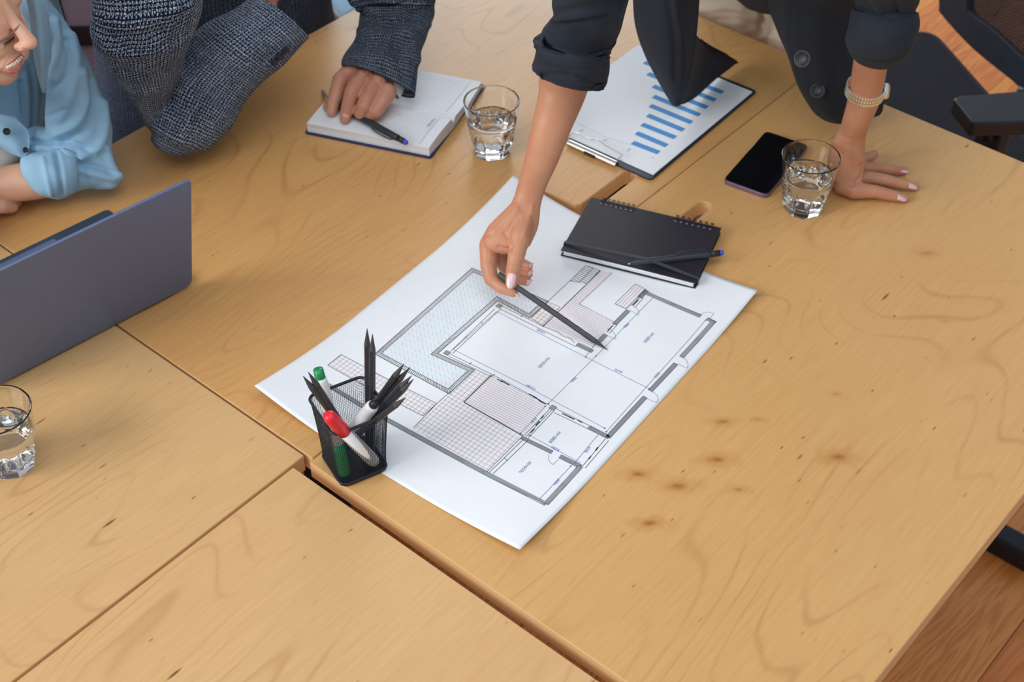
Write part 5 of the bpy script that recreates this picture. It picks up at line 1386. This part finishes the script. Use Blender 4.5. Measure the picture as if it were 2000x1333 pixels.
# jacket body
def oval(c, rx, ry, yaw=0., tilt=0.): 
    ax = np.array([math.cos(yaw), math.sin(yaw), 0]); ay = np.array([-math.sin(yaw), math.cos(yaw), 0]); return np.array(c, float), ax * rx, ay * ry
JB = [oval((-1.85, 1.375, -.34), .15, .255), oval((-1.85, 1.375, -.2), .145, .255), oval((-1.84, 1.38, 0), .135, .235), oval((-1.84, 1.385, .2), .135, .215), oval((-1.83, 1.385, .36), .12, .215), oval((-1.82, 1.385, .45), .07, .10)]
V, F, UV = loft(JB, 96, 12)
V = wrinkle(V, F, (10, 10, 6), .010, 5.)
mk('jacket_body', V, F, M['tweed3'], parent=mn, uv=UV)
for y_ in (1.22, 1.50):
    pt_ = []; beads([((-1.90, y_, -.17), .105), ((-1.50, y_, -.19), .085), ((-1.49, y_, -.64), .058)], pt_); mk('trouser_leg', *remesh(pt_, .006, 4), M['jeans'], parent=mn)
    pt_ = []; beads([((-1.52, y_, -.70), .036), ((-1.38, y_, -.712), .026)], pt_); Vs, Fs = remesh(pt_, .004, 3); Vs[:, 2] = np.maximum(Vs[:, 2], -.7395); mk('shoe', Vs, Fs, M['blackplastic'], parent=mn)

# ---------------------------------------------------------------- the seated woman in the pale blue shirt
wb_ = thing('person', 'smiling seated woman in a pale blue shirt, arms folded on the desk', 'person', (-1.95, .80, -.74))
fcd, upd = c2w(.93, -.13, .33), c2w(-.08, .84, .50)
nose_t = W(72, 84, .385); hc = nose_t - fcd * .119 + upd * .040
parts = []
qh, sh, fh, uh = face_head(hc, fcd, upd, parts)
V, F = remesh(parts, .0017, 6)
def mouthpx(): pass
V = carve(V, F, [([(4, 87), (14, 82), (28, 70)], 2.2, -.0012), ([(0, 92), (14, 90), (28, 80)], 5, .0012), ([(33, 98), (26, 108), (14, 122), (4, 140)], 4, -.0016), ([(46, 96), (52, 99)], 2.5, -.0014), ([(15, 150), (30, 152)], 4, -.0010)])
hV, hF = V, F
p2 = []
shR, shL = W(95, 10, .29), W(-130, 90, .22)
pa2 = []
rings(pa2, [ringpx(110, 322, 120, 372, .050, .7), ringpx(70, 315, 92, 386, .050, .8), ringpx(20, 322, 36, 394, .046, .8), ringpx(-30, 336, -22, 394, .042, .75), ringpx(-80, 350, -72, 398, .036, .6)])
rings(pa2, [ringpx(-160, 380, -150, 460, .040, .8), ringpx(-70, 380, -62, 440, .034, .7), ringpx(-10, 384, -4, 420, .026, .6), ringpx(12, 392, 16, 410, .018, .5)])
for k in range(3): beads([B_(0 + k * 3, 392 + k * 6, .022, .0105), B_(20 + k * 2, 394 + k * 5, .016, .0092), B_(33 - k * 6, 397 + k * 6, .010, .0070)], pa2)
Va, Fa = remesh(pa2, .0018, 5)
beads([(qh(0, -.055, -.13), .042), ((-1.74, .76, .24), .045), ((-1.84, .78, .05), .07), ((-1.90, .80, -.12), .09), ((-1.93, .80, -.28), .12)], p2)
beads([(W(60, 20, .27), .03), (W(90, 60, .235), .030), (W(135, 150, .16), .026), (W(170, 270, .07), .018), (W(150, 335, .048), .016)], p2); beads([(shL, .04), (W(-200, 300, .10), .034), (W(-215, 440, .06), .030), (W(-130, 420, .04), .026)], p2)
for y_ in (.70, .90): beads([((-1.93, y_, -.24), .08), ((-1.50, y_, -.22), .06), ((-1.50, y_, -.68), .042)], p2)
V2, F2 = remesh(p2, .006, 4); Vb, Fb = join((hV, hF), (Va, Fa), (V2, F2)); mk('body', Vb, Fb, M['skin3'], parent=wb_)
# face details
def surf(px, py):
    """nearest point of the head surface under a pixel, with its outward normal"""
    P = proj(hV); d = np.hypot(P[:, 0] - px, P[:, 1] - py); k = np.argsort(d)[:60]; dep = (hV[k] - CAM) @ FWD; k = k[dep < dep.min() + .006]
    c = hV[k].mean(0); return c, nrm(HN[k].mean(0))
HN = normals(hV, hF)
def facestrip(name, pts, wd, mat, lift=.0006, tp=True):
    P = [];
    for p in cr(pts, 5):
        c, n = surf(*p); cc0 = PD(p[0], p[1], depth(c)); P.append(cc0 + n * lift)
    P = np.array(P); r = np.array([wd * (1 if not tp else max(.25, math.sin(PI * (i + .6) / (len(P) + .2)))) for i in range(len(P))]); return mk(name, *tube(P, r, 8), mat, parent=wb_)
facestrip('lower_lip', [(8, 136), (15, 139), (24, 139.5), (34, 134), (40, 123), (45, 110)], .0027, M['lip'], .0004)
facestrip('upper_lip', [(9, 133), (17, 125), (27, 118.5), (37, 110), (47, 100)], .0012, M['lip'], .0000)
def tooth(px, py, s):
    c, n = surf(px, py); c = PD(px, py, depth(c)) + n * .0010; d = nrm(W(45, 104, .36) - W(14, 130, .36)); d = nrm(d - n * (d @ n)); V, F = boxo(c, d, np.cross(n, d), n, .0017, .0023 * s, .0010); return mk('tooth', V, F, M['teeth'], parent=wb_, bev=.0009)
for k, (tx, ty) in enumerate(((15, 131), (19.5, 128.5), (24, 126), (28.5, 123.5), (33, 120), (37, 116.5), (41, 112), (44, 107))): tooth(tx, ty, (.75, .85, .95, 1, 1.05, 1.05, .95, .8)[k])
facestrip('eyelashes', [(6, 86), (14, 82), (22, 76), (27, 70)], .0011, M['lash'], .0008)
for k in range(9):
    t = k / 8; a = np.array([8, 86]) * (1 - t) + np.array([26, 71]) * t; c, n = surf(*a); c = PD(a[0], a[1], depth(c)) + n * .0012
    e = c + c2w(.10 - .2 * (1 - t), -.8, .3) * .0065; mk('eyelash', *tube([c, (c + e) / 2 + n * .0009, e], [.00035, .0003, .0001], 5), M['lash'], parent=wb_)
facestrip('eyebrow', [(-6, 86), (4, 79), (18, 70), (30, 58), (38, 48)], .0019, M['brow'], .0002)
hair = []; ellip(qh(0, -.030, .055), [sh * .087, fh * .100, uh * .084], hair); beads([(qh(0, -.10, -.02), .06), (qh(0, -.11, -.10), .045)], hair); beads([(qh(-.045, .028, .100), .020), (qh(-.072, -.01, .055), .020), (qh(-.075, -.04, -.02), .018)], hair)
V, F = remesh(hair, .003, 4); V = wrinkle(V, F, (60, 60, 12), .003); mk('hair', V, F, M['hair'], parent=wb_)
# shirt: chest, upper arm, rolled forearm sleeve, all one garment
pt_ = []
rings(pt_, [ringpx(-120, -70, 96, -60, .30, .8), ringpx(-110, 0, 104, 10, .24, .8), ringpx(-110, 80, 130, 90, .165, .75), ringpx(-110, 170, 110, 180, .10, .7), ringpx(-110, 250, 86, 258, .045, .7), ringpx(-110, 330, 60, 300, -.03, .8), ringpx(-110, 450, 40, 400, -.2, .9)], 48, 6)
rings(pt_, [ringpx(40, -30, 84, -30, .34, 1.), ringpx(40, 10, 98, 14, .31, 1.1), ringpx(62, 60, 132, 62, .262, 1.1), ringpx(85, 125, 168, 122, .205, 1.0), ringpx(92, 190, 196, 182, .150, .85), ringpx(92, 245, 216, 236, .105, .72), ringpx(92, 290, 222, 292, .070, .62), ringpx(110, 318, 230, 330, .050, .56), ringpx(140, 345, 228, 352, .036, .50)], 48, 6)
beads([(shL, .07), (W(-200, 300, .10), .052), (W(-215, 440, .065), .046), (W(-170, 436, .055), .042)], pt_); beads([(W(72, 285, .075), .030), (W(100, 300, .065), .030)], pt_)
rings(pt_, [ringpx(215, 318, 226, 360, .040, .9), ringpx(178, 306, 190, 366, .046, .95), ringpx(140, 298, 152, 374, .050, 1.0), ringpx(118, 296, 130, 386, .052, 1.0)], 40, 5)
V, F = remesh(pt_, .0028, 5)
V = wrinkle(V, F, (16, 16, 9), .0042, 4., 3)
V = carve(V, F, [
    ([(96, 36), (98, 90), (92, 150), (84, 185)], 4, -.006), ([(105, 40), (112, 90), (100, 150)], 8, .006), ([(130, 80), (136, 120), (118, 160), (92, 176)], 6, -.006), ([(140, 70), (148, 120), (140, 180), (118, 230)], 10, .006),
    ([(128, 210), (108, 222), (90, 226)], 4, -.004), ([(160, 140), (168, 190), (150, 240), (110, 262)], 8, .007), ([(175, 160), (182, 210), (165, 255), (120, 280)], 7, -.005), ([(200, 200), (204, 250), (190, 290), (160, 306)], 8, .008), ([(60, 275), (100, 278), (150, 282), (180, 300)], 5, -.006), ([(66, 290), (110, 292), (160, 310)], 7, .005),
    ([(206, 290), (220, 330), (234, 345)], 6, .007), ([(150, 318), (190, 326), (225, 340)], 4, -.005), ([(155, 334), (190, 342), (222, 350)], 6, .004), ([(58, 130), (66, 180), (64, 240), (58, 270)], 4, -.006), ([(50, 150), (54, 210), (48, 260)], 7, .005), ([(74, 96), (80, 150), (83, 186), (78, 240)], 3, -.0045), ([(78, 60), (74, 30), (64, 4)], 6, .006), ([(40, 160), (44, 200), (50, 240)], 4, -.006)])
mk('shirt', V, F, M['shirt'], parent=wb_)
CU = [ringpx(142, 304, 142, 372, .053, 1.05), ringpx(128, 298, 134, 384, .054, 1.08), ringpx(106, 294, 118, 392, .054, 1.08), ringpx(74, 300, 96, 390, .053, 1.05), ringpx(58, 310, 80, 382, .052, .98)]
CU = [ringpx(x1, y1, x2, y2, z, r) for (x1, y1, x2, y2, z, r) in ((140, 300, 146, 374, .053, 1.0), (126, 292, 134, 384, .055, 1.02), (100, 290, 116, 391, .056, 1.02), (70, 300, 92, 389, .055, 1.0), (52, 306, 78, 381, .053, .94))]
sleeve_obj('rolled_cuff', CU, M['shirt'], wb_, folds=[([(84, 310), (92, 345), (100, 380)], 4, .003), ([(110, 300), (118, 340), (122, 380)], 5, -.004)], wr=(20, 20, 20, .004), thick=.004)
# collar and open front edge
V, F = sheet([[(40, -30, .40), (58, -30, .41), (76, -20, .39)], [(56, 6, .375), (70, 2, .385), (86, 14, .360)], [(64, 60, .325), (78, 62, .335), (96, 60, .30)], [(70, 120, .27), (82, 122, .28), (92, 120, .25)], [(84, 178, .215), (86, 180, .218), (88, 178, .212)]], 5, .002); mk('collar', V, F, M['shirt'], parent=wb_)
tk = []; rings(tk, [ringpx(-100, 240, 30, 250, .085, .6), ringpx(-100, 275, 42, 282, .075, .6), ringpx(-100, 300, 46, 304, .062, .6), ringpx(-100, 330, 30, 330, .045, .6)], 30, 4)
V, F = remesh(tk, .003, 4); mk('tank_top', V, F, M['white'], parent=wb_)
V, F = sheet([[(-20, 225, .135), (0, 222, .138), (30, 228, .134)], [(-24, 260, .115), (10, 250, .122), (54, 256, .110)], [(-10, 276, .105), (28, 285, .104), (56, 290, .095)], [(20, 298, .09), (36, 304, .088), (46, 308, .085)]], 6, .002); placket = mk('shirt_placket', V, F, M['shirt'], parent=wb_)
for bx, by, bz, rr in ((13, 257, .1225, .0052), (50, 293, .100, .0040)):
    cb0 = W(bx, by, bz); n_ = toc(cb0); mk('shirt_button', *lathe([(.0004, -.002), (rr, -.002), (rr, .0008), (rr * .8, .0016), (rr * .6, .0009), (.0004, .0008)], 20, cb0 + n_ * .003, n_), M['button'], parent=placket)
for y_ in (.70, .90):
    pt_ = []; beads([((-1.93, y_, -.22), .10), ((-1.50, y_, -.20), .074), ((-1.49, y_, -.66), .052)], pt_); mk('trouser_leg', *remesh(pt_, .006, 4), M['jeans'], parent=wb_)
    pt_ = []; beads([((-1.52, y_, -.70), .036), ((-1.38, y_, -.712), .026)], pt_); Vs, Fs = remesh(pt_, .004, 3); Vs[:, 2] = np.maximum(Vs[:, 2], -.7395); mk('shoe', Vs, Fs, M['blackplastic'], parent=wb_)
